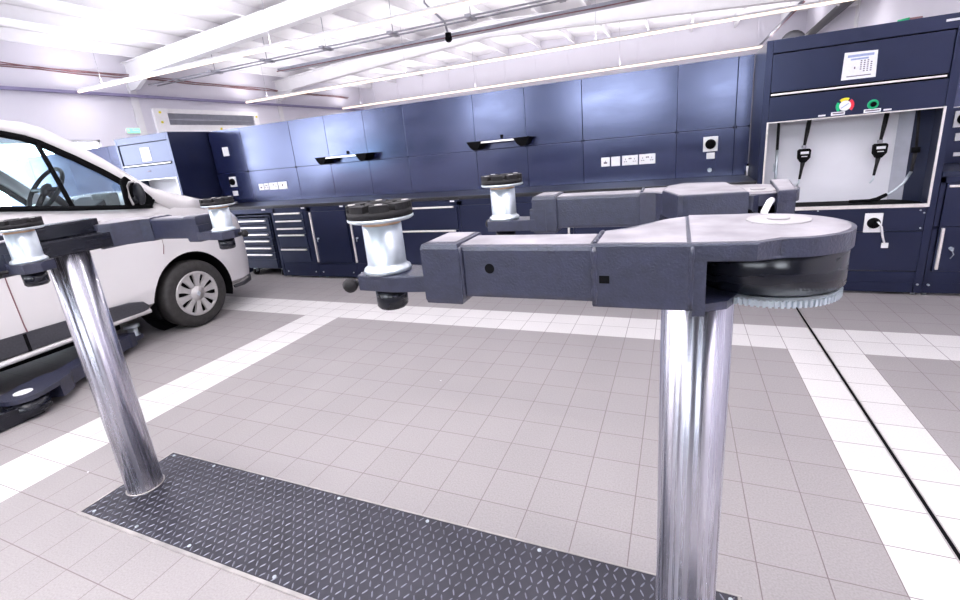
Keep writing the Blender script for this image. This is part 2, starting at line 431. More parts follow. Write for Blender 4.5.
# ------------------------------------------------------------------ floor details
th = thing('floor_plate', (-1.79, -2.175, 0), 'dark checker plate with raised lozenges set in the floor between the two lift columns', 'floor plate')
PX0, PX1, PY0, PY1 = -3.112, -.47, -2.391, -1.957
MB().box((PX0, PY0, -.004), (PX1, PY1, .004)).build('plate', 'plate', th)
b = MB()
pitch = .029
nx = int((PX1-PX0)/pitch); ny = int((PY1-PY0)/pitch)
def loz(b, x, y, a, L=.0135, W=.0026, h=.0018, z=.004):
    ca, sa = math.cos(a), math.sin(a)
    P = lambda u, w, zz: (x+u*ca-w*sa, y+u*sa+w*ca, zz)
    B_ = [b.v(P(*q, z)) for q in ((-L, 0), (-L*.5, -W), (L*.5, -W), (L, 0), (L*.5, W), (-L*.5, W))]
    T_ = [b.v(P(*q, z+h)) for q in ((-L*.5, 0), (L*.5, 0))]
    f = b.bm.faces.new
    f((B_[0], B_[1], T_[0])); f((B_[1], B_[2], T_[1], T_[0])); f((B_[2], B_[3], T_[1])); f((B_[3], B_[4], T_[1])); f((B_[4], B_[5], T_[0], T_[1])); f((B_[5], B_[0], T_[0]))
for i in range(nx):
    for j in range(ny):
        x = PX0+(i+.5)*(PX1-PX0)/nx; y = PY0+(j+.5)*(PY1-PY0)/ny
        if (x+2.997)**2+(y+2.175)**2 < .085**2 or (x+.628)**2+(y+2.175)**2 < .085**2: continue
        loz(b, x, y, PI/4+.25 if (i+j) % 2 else -PI/4+.25-.5)
b.build('raised_pattern', 'lozenge', th, fix=False)
b = MB()
b.box((PX0-.012, PY0-.014, -.004), (PX1+.012, PY0, .006)); b.box((PX0-.012, PY1, -.004), (PX1+.012, PY1+.006, .006)); b.box((PX0-.008, PY0, -.004), (PX0, PY1, .005)); b.box((PX1, PY0, -.004), (PX1+.008, PY1, .005))
b.build('edge_frame', 'alu', th)
for x in (-3.08, -2.78, -2.45, -2.0, -1.56, -1.1, -.70, -.49):
    for y in (PY0+.022, PY1-.018):
        MB().cyl((x+(.03 if y < -2.2 else 0), y, 0), .007, .003, .0065, seg=12).build('screw', 'zinc', th)

th = thing('drain_channel', (.2, -2, 0), 'narrow black slot drain running along the middle of the right white tile band', 'drain')
MB().box((.193, YF+.1, -.002), (.207, 1.15, .0015)).build('slot', 'black', th)
MB().box((.188, YF+.1, -.002), (.193, 1.15, .002)).box((.207, YF+.1, -.002), (.212, 1.15, .002)).build('edging', 'alu', th)
for i, (x, y) in enumerate(((-.27, -2.42), (-3.42, -2.2), (-2.05, -.9))):
    o = MB().prism([(x+.006*math.cos(a), y+.004*math.sin(a)) for a in (0, 1, 2.2, 3.1, 4.4, 5.3)], .0005, .002).build('paper_scrap', 'label')
    tag(o, ['tiny white scrap on the floor tiles right of the near column', 'tiny white scrap on the tiles left of the checker plate', 'tiny white scrap on the tiles in the middle of the bay'][i], 'scrap')

# ------------------------------------------------------------------ lift columns and arms
def swing_arm(parent, px, py, dx, dy, ztop=1.26, ext=.535, ang=0., du=0., dv=0., rs=1., kn=1):
    R = Matrix.Translation((px, py, ztop)) @ Matrix.Rotation(ang, 4, 'Z') @ Matrix.Diagonal((dx, dy, 1, 1))
    H = .105; t = .026; R0 = .106; V0, V1 = .03, .135
    b = MB(R)
    b.prism([(.104, V1), (.246, V1), (.246, V0), (.205, V0-.02), (.15, -.075), (.104, -.108)], -H+.006, 0, 'z', .004)
    arc = [(-R0*math.sin(math.radians(4*i)), R0*math.cos(math.radians(4*i))) for i in range(0, 46)]
    b.prism([(.110, V1), (.03, V1-.006)]+arc+[(.110, -.112)], -t, -.0002, 'z', .003)
    b.prism([(.107, V1-.001), (.090, V1-.001), (.090, -.104), (.107, -.104)], -H-.002, -.002, 'z', .002)
    b.prism([(.10, V1-.006), (.06, V1-.03), (.04, .06), (.04, -.05), (.06, -.1), (.10, -.105)], -H+.002, -H+.014, 'z')
    b.prism([(.11, -.099), (.0, -.118), (-.012, -.106), (.105, -.088)], -.078, -.001, 'z')
    # notch ledge: second section is a slightly smaller box slid inside
    b.prism([(.24, V1-.004), (.50, V1-.004), (.50, V0+.004), (.24, V0+.004)], -H+.012, -.003, 'z', .008)
    arm_ = b.build('swing_arm', 'hammer', parent)
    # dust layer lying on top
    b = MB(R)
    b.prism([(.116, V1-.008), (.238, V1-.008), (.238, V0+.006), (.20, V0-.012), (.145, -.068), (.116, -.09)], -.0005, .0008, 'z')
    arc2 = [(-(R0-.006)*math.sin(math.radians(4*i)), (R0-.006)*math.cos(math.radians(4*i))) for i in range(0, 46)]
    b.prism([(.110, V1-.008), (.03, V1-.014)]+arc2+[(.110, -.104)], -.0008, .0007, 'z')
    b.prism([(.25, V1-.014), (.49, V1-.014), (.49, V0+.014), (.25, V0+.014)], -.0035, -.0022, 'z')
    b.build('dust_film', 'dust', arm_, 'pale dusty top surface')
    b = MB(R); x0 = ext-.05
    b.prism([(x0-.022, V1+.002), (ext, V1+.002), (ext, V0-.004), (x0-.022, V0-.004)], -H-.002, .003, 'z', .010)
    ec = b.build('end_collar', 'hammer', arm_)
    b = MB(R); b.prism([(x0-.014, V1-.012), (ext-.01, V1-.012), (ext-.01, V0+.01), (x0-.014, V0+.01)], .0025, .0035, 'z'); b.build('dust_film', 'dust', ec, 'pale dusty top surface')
    # weld beads
    b = MB(R)
    b.tube([(x0-.024, V1-.002, -.004-.01*i+.0) for i in range(10)], [.003+.0015*((i*7) % 3)/2 for i in range(10)], 6)
    b.tube([(.242, V1-.002, -.004-.01*i) for i in range(10)], [.0035+.002*((i*5) % 3)/2 for i in range(10)], 6)
    b.tube([(.109, V1-.001, -.004-.01*i) for i in range(10)], [.003+.001*((i*5) % 3)/2 for i in range(10)], 6)
    b.tube([(.242, V1-.008-.01*i, .0) for i in range(10)], [.003+.002*((i*5) % 3)/2 for i in range(10)], 6)
    b.build('weld_bead', 'hammer', arm_)
    b = MB(R)
    b.cyl((.413, 0, -.041), .0085, V1-.006, V1-.0035, 'y', 16)
    b.box((.220, V1-.002, -.060), (.235, V1+.0008, -.048))
    b.build('hole', 'black', arm_)
    # pivot cap
    b = MB(R)
    b.prism([(-.018+.045*math.cos(k*PI/6), -.034+.045*math.sin(k*PI/6)) for k in range(12)], 0, .003, 'z', .001)
    b.cyl((-.018, -.034, 0), .016, .003, .006, seg=16, bev=.001)
    b.build('pivot_cap', 'worn', arm_, 'pale round washer plate')
    # gear ring below
    b = MB(R); n = 84; pts = []
    for k in range(n):
        for f_, r_ in ((0, .100), (.5, .100), (.5, .0945), (1, .0945)):
            a_ = 2*PI*(k+f_)/n; pts.append((r_*math.cos(a_), r_*math.sin(a_)))
    b.prism(pts, -H+.004, -H+.0135, 'z')
    b.build('gear_ring', 'zinc', arm_, 'toothed bright gear ring')
    # pad bracket, cup and locking knob
    xe = ext+.012
    b = MB(R); c0 = ext+.116+du; cv = .055+dv
    b.prism([(ext-.01, cv+.03), (c0-.03, cv+.045), (c0+.045, cv+.04), (c0+.055, cv), (c0+.04, cv-.045), (c0-.03, cv-.045), (ext-.01, cv-.03)], -H+.010, -H+.041, 'z', .002)
    b.box((ext-.04, cv-.03, -H+.005), (ext+.008, cv+.03, -H+.07))
    br = b.build('pad_bracket', 'hammer', parent)
    b = MB(R); b.lathe([(0, -H-.034), (.026, -H-.034), (.031, -H-.028), (.031, -H+.012), (0, -H+.012)], (c0, cv, 0)); b.build('socket_cup', 'gloss_black', br)
    b = MB(R)
    if kn > 0: b.tube([(c0+.03, cv+.015, -H+.024), (c0+.06, cv+.035, -H+.022)], .006, 8).sphere((c0+.066, cv+.04, -H+.02), .015, 14)
    else: b.tube([(c0-.03, cv+.03, -H+.020), (c0-.055, cv+.060, -H+.018)], .006, 8).sphere((c0-.058, cv+.065, -H+.014), .014, 14)
    b.build('locking_knob', 'rubber', br)
    return R @ Vector((c0, cv, -H+.0412))

def lifting_pad(p, label, rot=0.):
    th = thing('lifting_pad', tuple(p), label, 'lifting pad', 'height adapter pads on the lift arms')
    x, y, z = p
    MB().lathe([(0, 0), (.045, 0), (.047, .003), (.045, .009), (.039, .013), (.0375, .018), (.0375, .092), (.034, .094), (0, .094)], (x, y, z), seg=36).build('sleeve', 'zinc', th)
    MB().lathe([(.0, .092), (.0365, .092), (.0365, .100), (0, .100)], (x, y, z), seg=36).build('brass_ring', 'brass', th)
    MB().lathe([(0, .100), (.058, .100), (.063, .103), (.063, .107), (0, .108)], (x, y, z), seg=36).build('flange', 'zinc', th)
    b = MB(); R0 = .062
    # rubber disc: octagon with raised notched ring of blocks
    b.lathe([(0, .108), (R0, .108), (R0, .120), (R0-.003, .121), (0, .121)], (x, y, z), seg=36)
    for k in range(8):
        a0 = rot+k*PI/4+.10; a1 = rot+(k+1)*PI/4-.10
        P = [(R0*math.cos(a0+(a1-a0)*i/4), R0*math.sin(a0+(a1-a0)*i/4)) for i in range(5)]+[(.036*math.cos(a1), .036*math.sin(a1)), (.036*math.cos(a0), .036*math.sin(a0))]
        b.prism([(x+u, y+w) for u, w in P], z+.1205, z+.133, 'z', .0015)
    b.lathe([(.026, .121), (.026, .133), (.016, .133), (.016, .121)], (x, y, z), seg=20)
    b.build('rubber_pad', 'rubber', th)
    for k in range(4):
        a = rot+PI/8+k*PI/2; MB().cyl((x+.050*math.cos(a), y+.050*math.sin(a), 0), .007, z+.133, z+.1345, seg=12).build('bolt_head', 'alu', th)

PADS = []
def lift_post(px, py, side, ztop, label, deep=False):
    """side=+1: arms point towards -x (post on the right of the bay), -1 mirrored"""
    th = thing('lift_column', (px, py, 0), label, 'vehicle lift', 'columns of the in-ground lift' if not deep else None)
    if not deep:
        MB().lathe([(0, -.02), (.0735, -.02), (.0735, ztop-.11), (0, ztop-.11)], (px, py, 0), seg=64).build('column', 'chrome', th, 'polished steel column')
        MB().lathe([(.0742, .003), (.080, .003), (.079, .006), (.0742, .007)], (px, py, 0), seg=40).build('wiper_ring', 'alu', th)
    s = side
    cx = px+.088*s
    b = MB()
    z0, z1 = ztop-.112, ztop-.045
    b.box((px-.085, py-.20, z0), (px+.085, py+.20, z1-.006), .004)
    b.box((cx-.09, py-.22, z0+.004), (cx+.09, py+.22, z1), .004)
    for k in (-1, 1):
        b.lathe([(0, ztop-.092), (.10, ztop-.092), (.1055, ztop-.087), (.1055, ztop-.032), (.102, ztop-.029), (0, ztop-.029)], (cx, py+k*.235, 0), seg=48)
    car = b.build('carriage', 'gloss_black', th)
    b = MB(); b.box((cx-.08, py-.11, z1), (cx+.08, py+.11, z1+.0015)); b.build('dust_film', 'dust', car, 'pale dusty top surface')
    return th, cx

# near (right) column
th, cx = lift_post(-.628, -2.175, 1, 1.26, 'right polished steel lift column rising to the large near arm')
pA = swing_arm(th, -.543, -2.432, -1, -1, 1.26, .537, dv=.018, rs=1.07)
pB = swing_arm(th, -.520, -1.962, -1, 1, 1.26, .545, du=-.018)
GP = [(-.708, -2.0), (-.672, -2.112), (-.661, -2.117), (-.531, -2.10), (-.535, -2.03), (-.560, -1.87), (-.66, -1.845), (-.70, -1.90)]
g_ = MB().prism(GP, 1.190, 1.2705, 'z', .003).build('guard_block', 'hammer', th)
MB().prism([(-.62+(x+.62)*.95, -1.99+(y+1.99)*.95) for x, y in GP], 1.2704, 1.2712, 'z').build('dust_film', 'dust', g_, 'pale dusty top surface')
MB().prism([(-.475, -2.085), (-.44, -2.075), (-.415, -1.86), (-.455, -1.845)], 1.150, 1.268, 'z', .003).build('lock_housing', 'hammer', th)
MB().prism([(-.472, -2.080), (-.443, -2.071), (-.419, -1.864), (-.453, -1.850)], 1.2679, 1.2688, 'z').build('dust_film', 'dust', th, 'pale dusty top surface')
MB().tube([(-.515, -2.19, 1.215), (-.513, -2.185, 1.240), (-.500, -2.15, 1.254), (-.49, -2.11, 1.252)], .0065, 10).build('release_lever', 'white', th, 'white bent release lever')
MB().tube([(-.53, -2.08, 1.222), (-.485, -2.03, 1.226)], .008, 8).build('lock_pin', 'black', th)
lifting_pad(pA, 'nearest lifting pad with black notched top, left end of the large near arm', .2)
lifting_pad(pB, 'lifting pad on the far arm of the right column, against the blue panels', .5)
# left column
th, cx = lift_post(-2.997, -2.175, -1, 1.26, 'left polished steel lift column standing in the checker plate, in front of the white van')
pC = swing_arm(th, -3.112, -2.435, 1, -1, 1.26, .505, du=-.043, kn=-1)
pD = swing_arm(th, -3.055, -1.962, 1, 1, 1.244, .545)
MB().box((-3.03, -2.33, 1.214), (-2.955, -2.05, 1.272), .004).build('lock_housing', 'gloss_black', th)
MB().box((-3.03, -2.33, 1.150), (-2.940, -2.02, 1.212), .003).build('side_plate', 'gloss_black', th)
lifting_pad(pC, 'lifting pad cut by the left picture edge, on the near arm of the left column', .1)
lifting_pad(pD, 'lifting pad in front of the van bonnet, on the far arm of the left column', .7)

# second lift, lowered to the floor beneath the van
th = thing('lowered_lift', (-4.63, -2.175, 0), 'second lift lowered flat on the floor under the van, dark arm with round knuckle', 'vehicle lift')
zt = .165
b = MB(); b.box((-4.76, -2.50, .01), (-4.45, -1.9, .11), .005)
b.lathe([(0, .03), (.11, .03), (.112, .04), (.112, .12), (0, .12)], (-4.53, -1.94, 0), seg=40)
b.build('carriage', 'gloss_black', th)
ang = math.atan2(1.09, -.57)
R = Matrix.Translation((-4.53, -1.94, zt)) @ Matrix.Rotation(ang, 4, 'Z')
b = MB(R)
arc = [(-.125*math.sin(math.radians(10*i)), .125*math.cos(math.radians(10*i))) for i in range(0, 19)]
b.prism([(.13, .13)]+arc+[(.13, -.13)], -.03, 0, 'z', .003)
b.prism([(.12, .13), (.12, -.13), (.24, -.11), (.30, -.075), (.30, .075), (.24, .11)], -.115, -.001, 'z', .004)
b.box((.29, -.065, -.11), (.98, .065, -.004), .008)
b.box((.95, -.075, -.115), (1.03, .075, 0), .008)
b.build('swing_arm', 'hammer', th)
b = MB(R); b.cyl((0, 0, 0), .05, .0, .003, seg=12).cyl((0, 0, 0), .016, .003, .006); b.build('pivot_cap', 'steel_white', th)
b = MB(R); b.cyl((0, 0, 0), .107, -.135, -.12, seg=48); b.build('gear_ring', 'zinc', th)
b = MB(R); b.box((1.02, -.04, -.1), (1.17, .04, -.06)); b.build('pad_bracket', 'hammer', th)
pp = R @ Vector((1.12, 0, -.06))
b = MB(); b.lathe([(0, 0), (.05, 0), (.05, .008), (.038, .012), (.038, .07), (.06, .075), (.06, .095), (0, .095)], tuple(pp), seg=28)
o = b.build('lifting_pad', 'zinc'); tag(o, 'small silver lifting pad low under the van sill, behind the left column', 'lifting pad', 'height adapter pads on the lift arms')
tag(MB().box((-6.8, -2.391, -.003), (-4.47, -1.957, .004)).build('floor_plate', 'plate'), 'dark floor plate in shadow beneath the van', 'floor plate')

# ------------------------------------------------------------------ workshop furniture
YFR, YBK = 1.21, 1.80
def cabinet_box(b, x0, x1, z0, z1, y0=YFR, y1=YBK, t=.018):
    b.box((x0, y0, z0), (x0+t, y1, z1)); b.box((x1-t, y0, z0), (x1, y1, z1)); b.box((x0, y1-t, z0), (x1, y1, z1)); b.box((x0, y0, z0), (x1, y1, z0+t)); b.box((x0, y0, z1-t), (x1, y1, z1))
    return b
def base_cabinet(x0, x1, kind, label, handle='left'):
    th = thing('base_cabinet', ((x0+x1)/2, 1.5, 0), label, 'cabinet', 'blue-black base cabinets under the worktop')
    g = .003
    b = MB(); cabinet_box(b, x0+.002, x1-.002, .2, .913, YFR+.02); b.box((x0+.002, YFR+.004, .856), (x1-.002, YFR+.03, .913)); b.box((x0+.002, YFR+.004, .2), (x1-.002, YFR+.03, .215))
    for xx in (x0+.002, x1-.032): b.box((xx, YFR+.004, .2), (xx+.03, YFR+.03, .9))
    b.build('body', 'cab', th)
    MB().box((x0+.002, YFR+.01, .025), (x1-.002, YFR+.03, .197)).build('plinth', 'cab', th)
    for xx in (x0+.06, x1-.06):
        MB().cyl((xx, YFR+.06, 0), .018, 0, .2, seg=12).build('foot', 'zinc', th)
        MB().cyl((xx, 0, .085), .008, YFR+.002, YFR+.01, 'y', 10).build('screw', 'zinc', th)
    MB().box((x1-.105, YFR-.002, .893), (x1-.055, YFR+.004, .909)).build('name_label', 'label', th)
    if kind == 'drawers':
        MB().box((x1-.087, YFR-.004, .216), (x1-.003, YFR+.012, .853), .002).build('side_filler', 'cab', th)
        zs = [.856, .765, .668, .585, .405, .215]
        hz = [.842, .746, .65, .566, .380]
        for k in range(5):
            d = MB().box((x0+.03, YFR-.012, zs[k+1]+.004), (x1-.09, YFR+.01, zs[k]-.003), .002).build('drawer', 'cab_front', th)
            MB().box((x0+.035, YFR-.03, hz[k]-.011), (x1-.12, YFR-.010, hz[k]+.009), .004).build('handle', 'handle', d, 'polished full-width grip')
    elif kind == 'wide':
        zs = [.856, .60, .215]
        d = MB().box((x0+.03, YFR-.012, .604), (x1-.03, YFR+.01, .853), .002).build('drawer', 'cab', th)
        MB().box((x0+.035, YFR-.03, .834), (x1-.06, YFR-.010, .852), .004).build('handle', 'handle', d, 'polished full-width grip')
        d = MB().box((x0+.03, YFR-.012, .218), (x1-.03, YFR+.01, .598), .002).build('drawer', 'cab', th)
        MB().box((x0+.035, YFR-.03, .578), (x1-.06, YFR-.010, .596), .004).build('handle', 'handle', d, 'polished full-width grip')
    elif kind == 'door':
        d = MB().box((x0+.03, YFR-.012, .218), (x1-.03, YFR+.01, .853), .002).build('door', 'cab', th)
        hx = x0+.04 if handle == 'left' else x1-.04
        MB().box((hx-.010, YFR-.034, .22), (hx+.008, YFR-.012, .845), .004).build('handle', 'handle', d, 'polished upright grip')
        MB().cyl((hx+.055, 0, .52), .012, YFR-.03, YFR-.01, 'y', 12).box((hx+.052, YFR-.036, .48), (hx+.058, YFR-.03, .52)).build('lock', 'zinc', d)
    return th
base_cabinet(-5.435, -4.855, 'drawers', 'base cabinet with five drawers and bright full-width grips, right of the mobile drawer cabinet')
base_cabinet(-4.855, -4.265, 'door', 'base cabinet with one door and upright bright handle, right of the five drawers')
base_cabinet(-4.265, -3.685, 'door', 'base cabinet with one door and upright bright handle, partly behind the nearest lifting pad')
base_cabinet(-3.685, -2.80, 'wide', 'wide base cabinet with long bright horizontal grip, between the two lifting pads')
base_cabinet(-2.80, -1.60, 'door', 'wide base cabinet with one door, behind the pad of the far right arm', 'right')
base_cabinet(-1.60, -.085, 'door', 'long base cabinet hidden mostly behind the lift arms, beside the tall right cabinet', 'right')
# open bay with mobile drawer cabinet
th = thing('worktop_support', (-6.22, 1.5, 0), 'blue-grey apron and side legs framing the bay of the mobile drawer cabinet', 'workbench frame')
b = MB(); b.box((-7.0, YFR+.004, .856), (-5.437, YFR+.03, .913)); b.box((-5.475, YFR+.004, .02), (-5.437, YBK, .856)); b.box((-6.24, YFR+.004, .02), (-6.2, YBK, .856)); b.box((-7.0, YFR+.004, .02), (-6.96, YBK, .856))
b.build('frame', 'cab', th)
MB().box((-5.62, YFR-.002, .893), (-5.56, YFR+.004, .909)).build('name_label', 'label', th)
th = thing('mobile_drawer_cabinet', (-5.83, 1.45, 0), 'mobile cabinet of seven drawers on castors, under the worktop beside the van nose', 'drawer cabinet')
cabinet_box(MB(), -6.13, -5.53, .11, .83, YFR+.03, YBK-.1).build('body', 'cab_front', th)
zs = [.80, .705, .61, .52, .43, .335, .245, .12]
hz = [.758, .668, .575, .487, .392, .302]
for k in range(7):
    d = MB().box((-6.11, YFR+.008, zs[k+1]+.004), (-5.55, YFR+.03, zs[k]-.004), .002).build('drawer', 'cab_front', th)
    if k < 6: MB().box((-6.09, YFR-.012, hz[k]-.010), (-5.60, YFR+.009, hz[k]+.010), .004).build('handle', 'handle', d, 'polished full-width grip')
for x in (-6.07, -5.56):
    for y in (1.31, 1.62):
        c = MB().cyl((0, y, .045), .045, x-.014, x+.014, 'x', 20).build('castor', 'rubber', th)
        MB().box((x-.022, y-.02, .045), (x+.022, y+.02, .112)).build('castor_fork', 'zinc', c)
o = MB().box((-7.0, YFR-.015, .915), (-.08, YBK+.02, .952), .004).build('worktop', 'worktop'); tag(o, 'long black worktop running along all the base cabinets', 'worktop')

# back panels: each bay a thing with an upper and a lower panel
BAYS = [(-7.0, -6.37), (-6.37, -5.47), (-5.47, -4.88), (-4.88, -4.275), (-4.275, -3.70), (-3.70, -2.80), (-2.80, -2.20), (-2.20, -1.595), (-1.595, -.70), (-.70, -.205), (-.205, -.08)]
LAB = ['blue wall panel in the dark corner beside the left tall cabinet', 'wide blue wall panel behind the left group of white sockets', 'narrow blue wall panel left of the left wall shelf',
 'narrow blue wall panel behind the left end of the left wall shelf', 'narrow blue wall panel behind the right end of the left wall shelf', 'wide plain dark blue wall panel between the two wall shelves', 'narrow blue wall panel behind the right wall shelf',
 'narrow plain blue wall panel right of the right wall shelf', 'wide blue wall panel with the row of four white sockets', 'blue wall panel with the black rotary isolator', 'thin dark blue filler panel against the tall right cabinet']
for (x0, x1), lab in zip(BAYS, LAB):
    th = thing('wall_panel', ((x0+x1)/2, YBK+.01, .95), lab, 'wall panel', 'blue back panels above the worktop')
    MB().box((x0+.0025, YBK, .953), (x1-.0025, YBK+.02, 1.387), .002).build('lower_panel', 'panel', th)
    MB().box((x0+.0025, YBK, 1.393), (x1-.0025, YBK+.02, 1.99), .002).build('upper_panel', 'panel', th)
    b = MB()
    for xx in (x0+.012, x1-.012): b.box((xx-.003, YBK-.002, 1.376), (xx+.003, YBK+.001, 1.404))
    b.build('fixing', 'black', th)
o = MB().box((-7.0, YBK+.021, 0), (-.08, YBK+.05, 1.985)).build('panel_backing', 'cab'); tag(o, 'dark backing frame carrying the blue wall panels', 'frame')
# run of panels continuing left of the left tall cabinet
for i, (x0, x1) in enumerate(((-9.4, -8.19), (-10.6, -9.4), (-11.8, -10.6), (-12.95, -11.8))):
    th = thing('wall_panel', ((x0+x1)/2, YBK+.01, 0), ['blue wall panel just left of the pale tall cabinet', 'blue wall panel seen through the front of the van windows', 'blue wall panel seen through the middle of the van window', 'blue wall panel seen through the van at the picture edge'][i], 'wall panel', 'blue panels beyond the van')
    MB().box((x0+.0025, YBK, 0.), (x1-.0025, YBK+.03, 1.99), .002).build('panel', 'panel', th)

# wall shelves with end brackets
def shelf(x0, x1, zt, label):
    th = thing('wall_shelf', ((x0+x1)/2, YBK-.08, zt-.03), label, 'shelf', 'small shelves on the blue panels')
    MB().box((x0+.1, YBK-.16, zt-.012), (x1-.1, YBK, zt), .002).build('board', 'cab_front', th)
    MB().box((x0+.1, YBK-.165, zt-.012), (x1-.16, YBK-.158, zt+.006)).build('front_lip', 'handle', th)
    for xx, s in ((x0+.09, 1), (x1-.09, -1)):
        MB().prism([(xx-.09, zt+.012), (xx+.09, zt+.012), (xx+.05, zt-.07), (xx-.01, zt-.08), (xx-.045, zt-.055)], YBK-.17, YBK-.001, 'y', .003).build('bracket', 'black', th)
    MB().cyl(((x0+x1)/2, YBK-.005, 0), .016, zt+.04, zt+.06, seg=10).box(((x0+x1)/2-.008, YBK-.02, zt+.02), ((x0+x1)/2+.008, YBK, zt+.05)).build('hook', 'black', th)
shelf(-4.98, -4.17, 1.47, 'left black-bracketed wall shelf on the blue panels')
shelf(-2.84, -2.12, 1.475, 'right black-bracketed wall shelf on the blue panels')

# sockets
def socket(x0, x1, z0, z1, kind, label, group, y=YBK, mat='white', frame=True):
    th = thing('wall_socket', ((x0+x1)/2, y, z0), label, 'socket', group)
    MB().box((x0, y-.009, z0), (x1, y-.0005, z1), .002).build('faceplate', mat, th)
    b = MB(); w = x1-x0; h = z1-z0
    def f(u, v, a, c): b.box((x0+u*w-a/2, y-.0105, z0+v*h-c/2), (x0+u*w+a/2, y-.009, z0+v*h+c/2))
    if kind == 'double':
        for u in (.22, .78): f(u, .62, .005, .014); f(u-.06, .38, .012, .006); f(u+.06, .38, .012, .006)
        f(.46, .68, .012, .012); f(.56, .68, .012, .012)
    elif kind == 'data': f(.5, .4, .035, .016); f(.5, .56, .006, .016)
    elif kind == 'switch': f(.5, .55, .02, .03)
    if kind != 'blank': b.build('openings', 'darkink', th)
    else: b.bm.free()
G = 'white sockets on the right blue panel'
socket(-1.412, -1.326, 1.117, 1.207, 'data', 'leftmost white data socket in the row of four on the right blue panel', G)
socket(-1.312, -1.224, 1.115, 1.208, 'blank', 'blank white plate, second from left in the row of four on the right panel', G)
socket(-1.205, -1.052, 1.115, 1.210, 'double', 'white double socket, third from left in the row of four on the right panel', G)
socket(-1.040, -.888, 1.115, 1.212, 'double', 'rightmost white double socket in the row of four on the right panel', G)
G = 'white sockets on the left blue panel'
socket(-6.215, -6.13, 1.115, 1.203, 'data', 'leftmost white socket in the left group near the dark corner', G)
socket(-6.115, -6.03, 1.115, 1.205, 'double', 'second white socket from left in the left group near the dark corner', G)
socket(-6.015, -5.86, 1.112, 1.207, 'double', 'white double socket, third from left in the left group', G)
socket(-5.845, -5.69, 1.110, 1.210, 'switch', 'rightmost white socket in the left group near the dark corner', G)
def isolator(x0, x1, z0, z1, y, label, twin=False):
    th = thing('isolator_switch', ((x0+x1)/2, y, z0), label, 'switch')
    MB().box((x0, y-.012, z0), (x1, y, z1), .004).build('housing', 'white', th)
    cx, cz = (x0+x1)/2, (z0+z1)/2; r = (x1-x0)*.36
    b = MB().lathe([(0, y-.04), (r*.9, y-.04), (r, y-.03), (r, y-.011), (0, y-.011)], (cx, 0, cz), 'y', 24)
    b.box((cx-.007, y-.055, cz-r*.8), (cx+.007, y-.038, cz+r*.8), .002)
    b.build('rotary_knob', 'black', th)
isolator(-.465, -.34, 1.19, 1.325, YBK, 'black rotary isolator in a square white plate on the right blue panel')
socket(-.432, -.362, 1.122, 1.178, 'blank', 'small white plate just below the rotary isolator on the right blue panel', None)
th = thing('round_button', (-.40, YBK, 1.0), 'small round white button under the rotary isolator', 'button')
MB().cyl((-.40, 0, 1.018), .02, YBK-.012, YBK-.0005, 'y', 16, .002).build('button', 'zinc', th)
th = thing('marker_pen', (-.09, 1.72, .952), 'slim white marker standing on the worktop against the tall right cabinet', 'marker')
MB().cyl((-.09, 1.74, 0), .009, .952, 1.04, seg=12).build('barrel', 'white', th); MB().cyl((-.09, 1.74, 0), .0095, 1.04, 1.06, seg=12).build('cap', 'black', th)
# dark corner at the left
socket(-6.775, -6.66, 1.63, 1.755, 'blank', 'square white plate high in the dark corner right of the left tall cabinet', None)
isolator(-6.77, -6.64, 1.19, 1.335, YBK, 'rotary isolator in a white plate in the dark corner')
socket(-6.76, -6.66, 1.06, 1.13, 'blank', 'small white plate just above the worktop in the dark corner', None)
for i, (x0, x1, lab) in enumerate(((-6.95, -6.5, 'low white tray on the worktop in the dark corner'),)):
    b = MB(); b.box((x0, 1.32, .953), (x1, 1.62, .96)); b.box((x0, 1.32, .953), (x1, 1.33, .99)); b.box((x0, 1.61, .953), (x1, 1.62, .99)); b.box((x0, 1.32, .953), (x0+.01, 1.62, .99)); b.box((x1-.01, 1.32, .953), (x1, 1.62, .99))
    tag(b.build('tray', 'grey'), lab, 'tray')

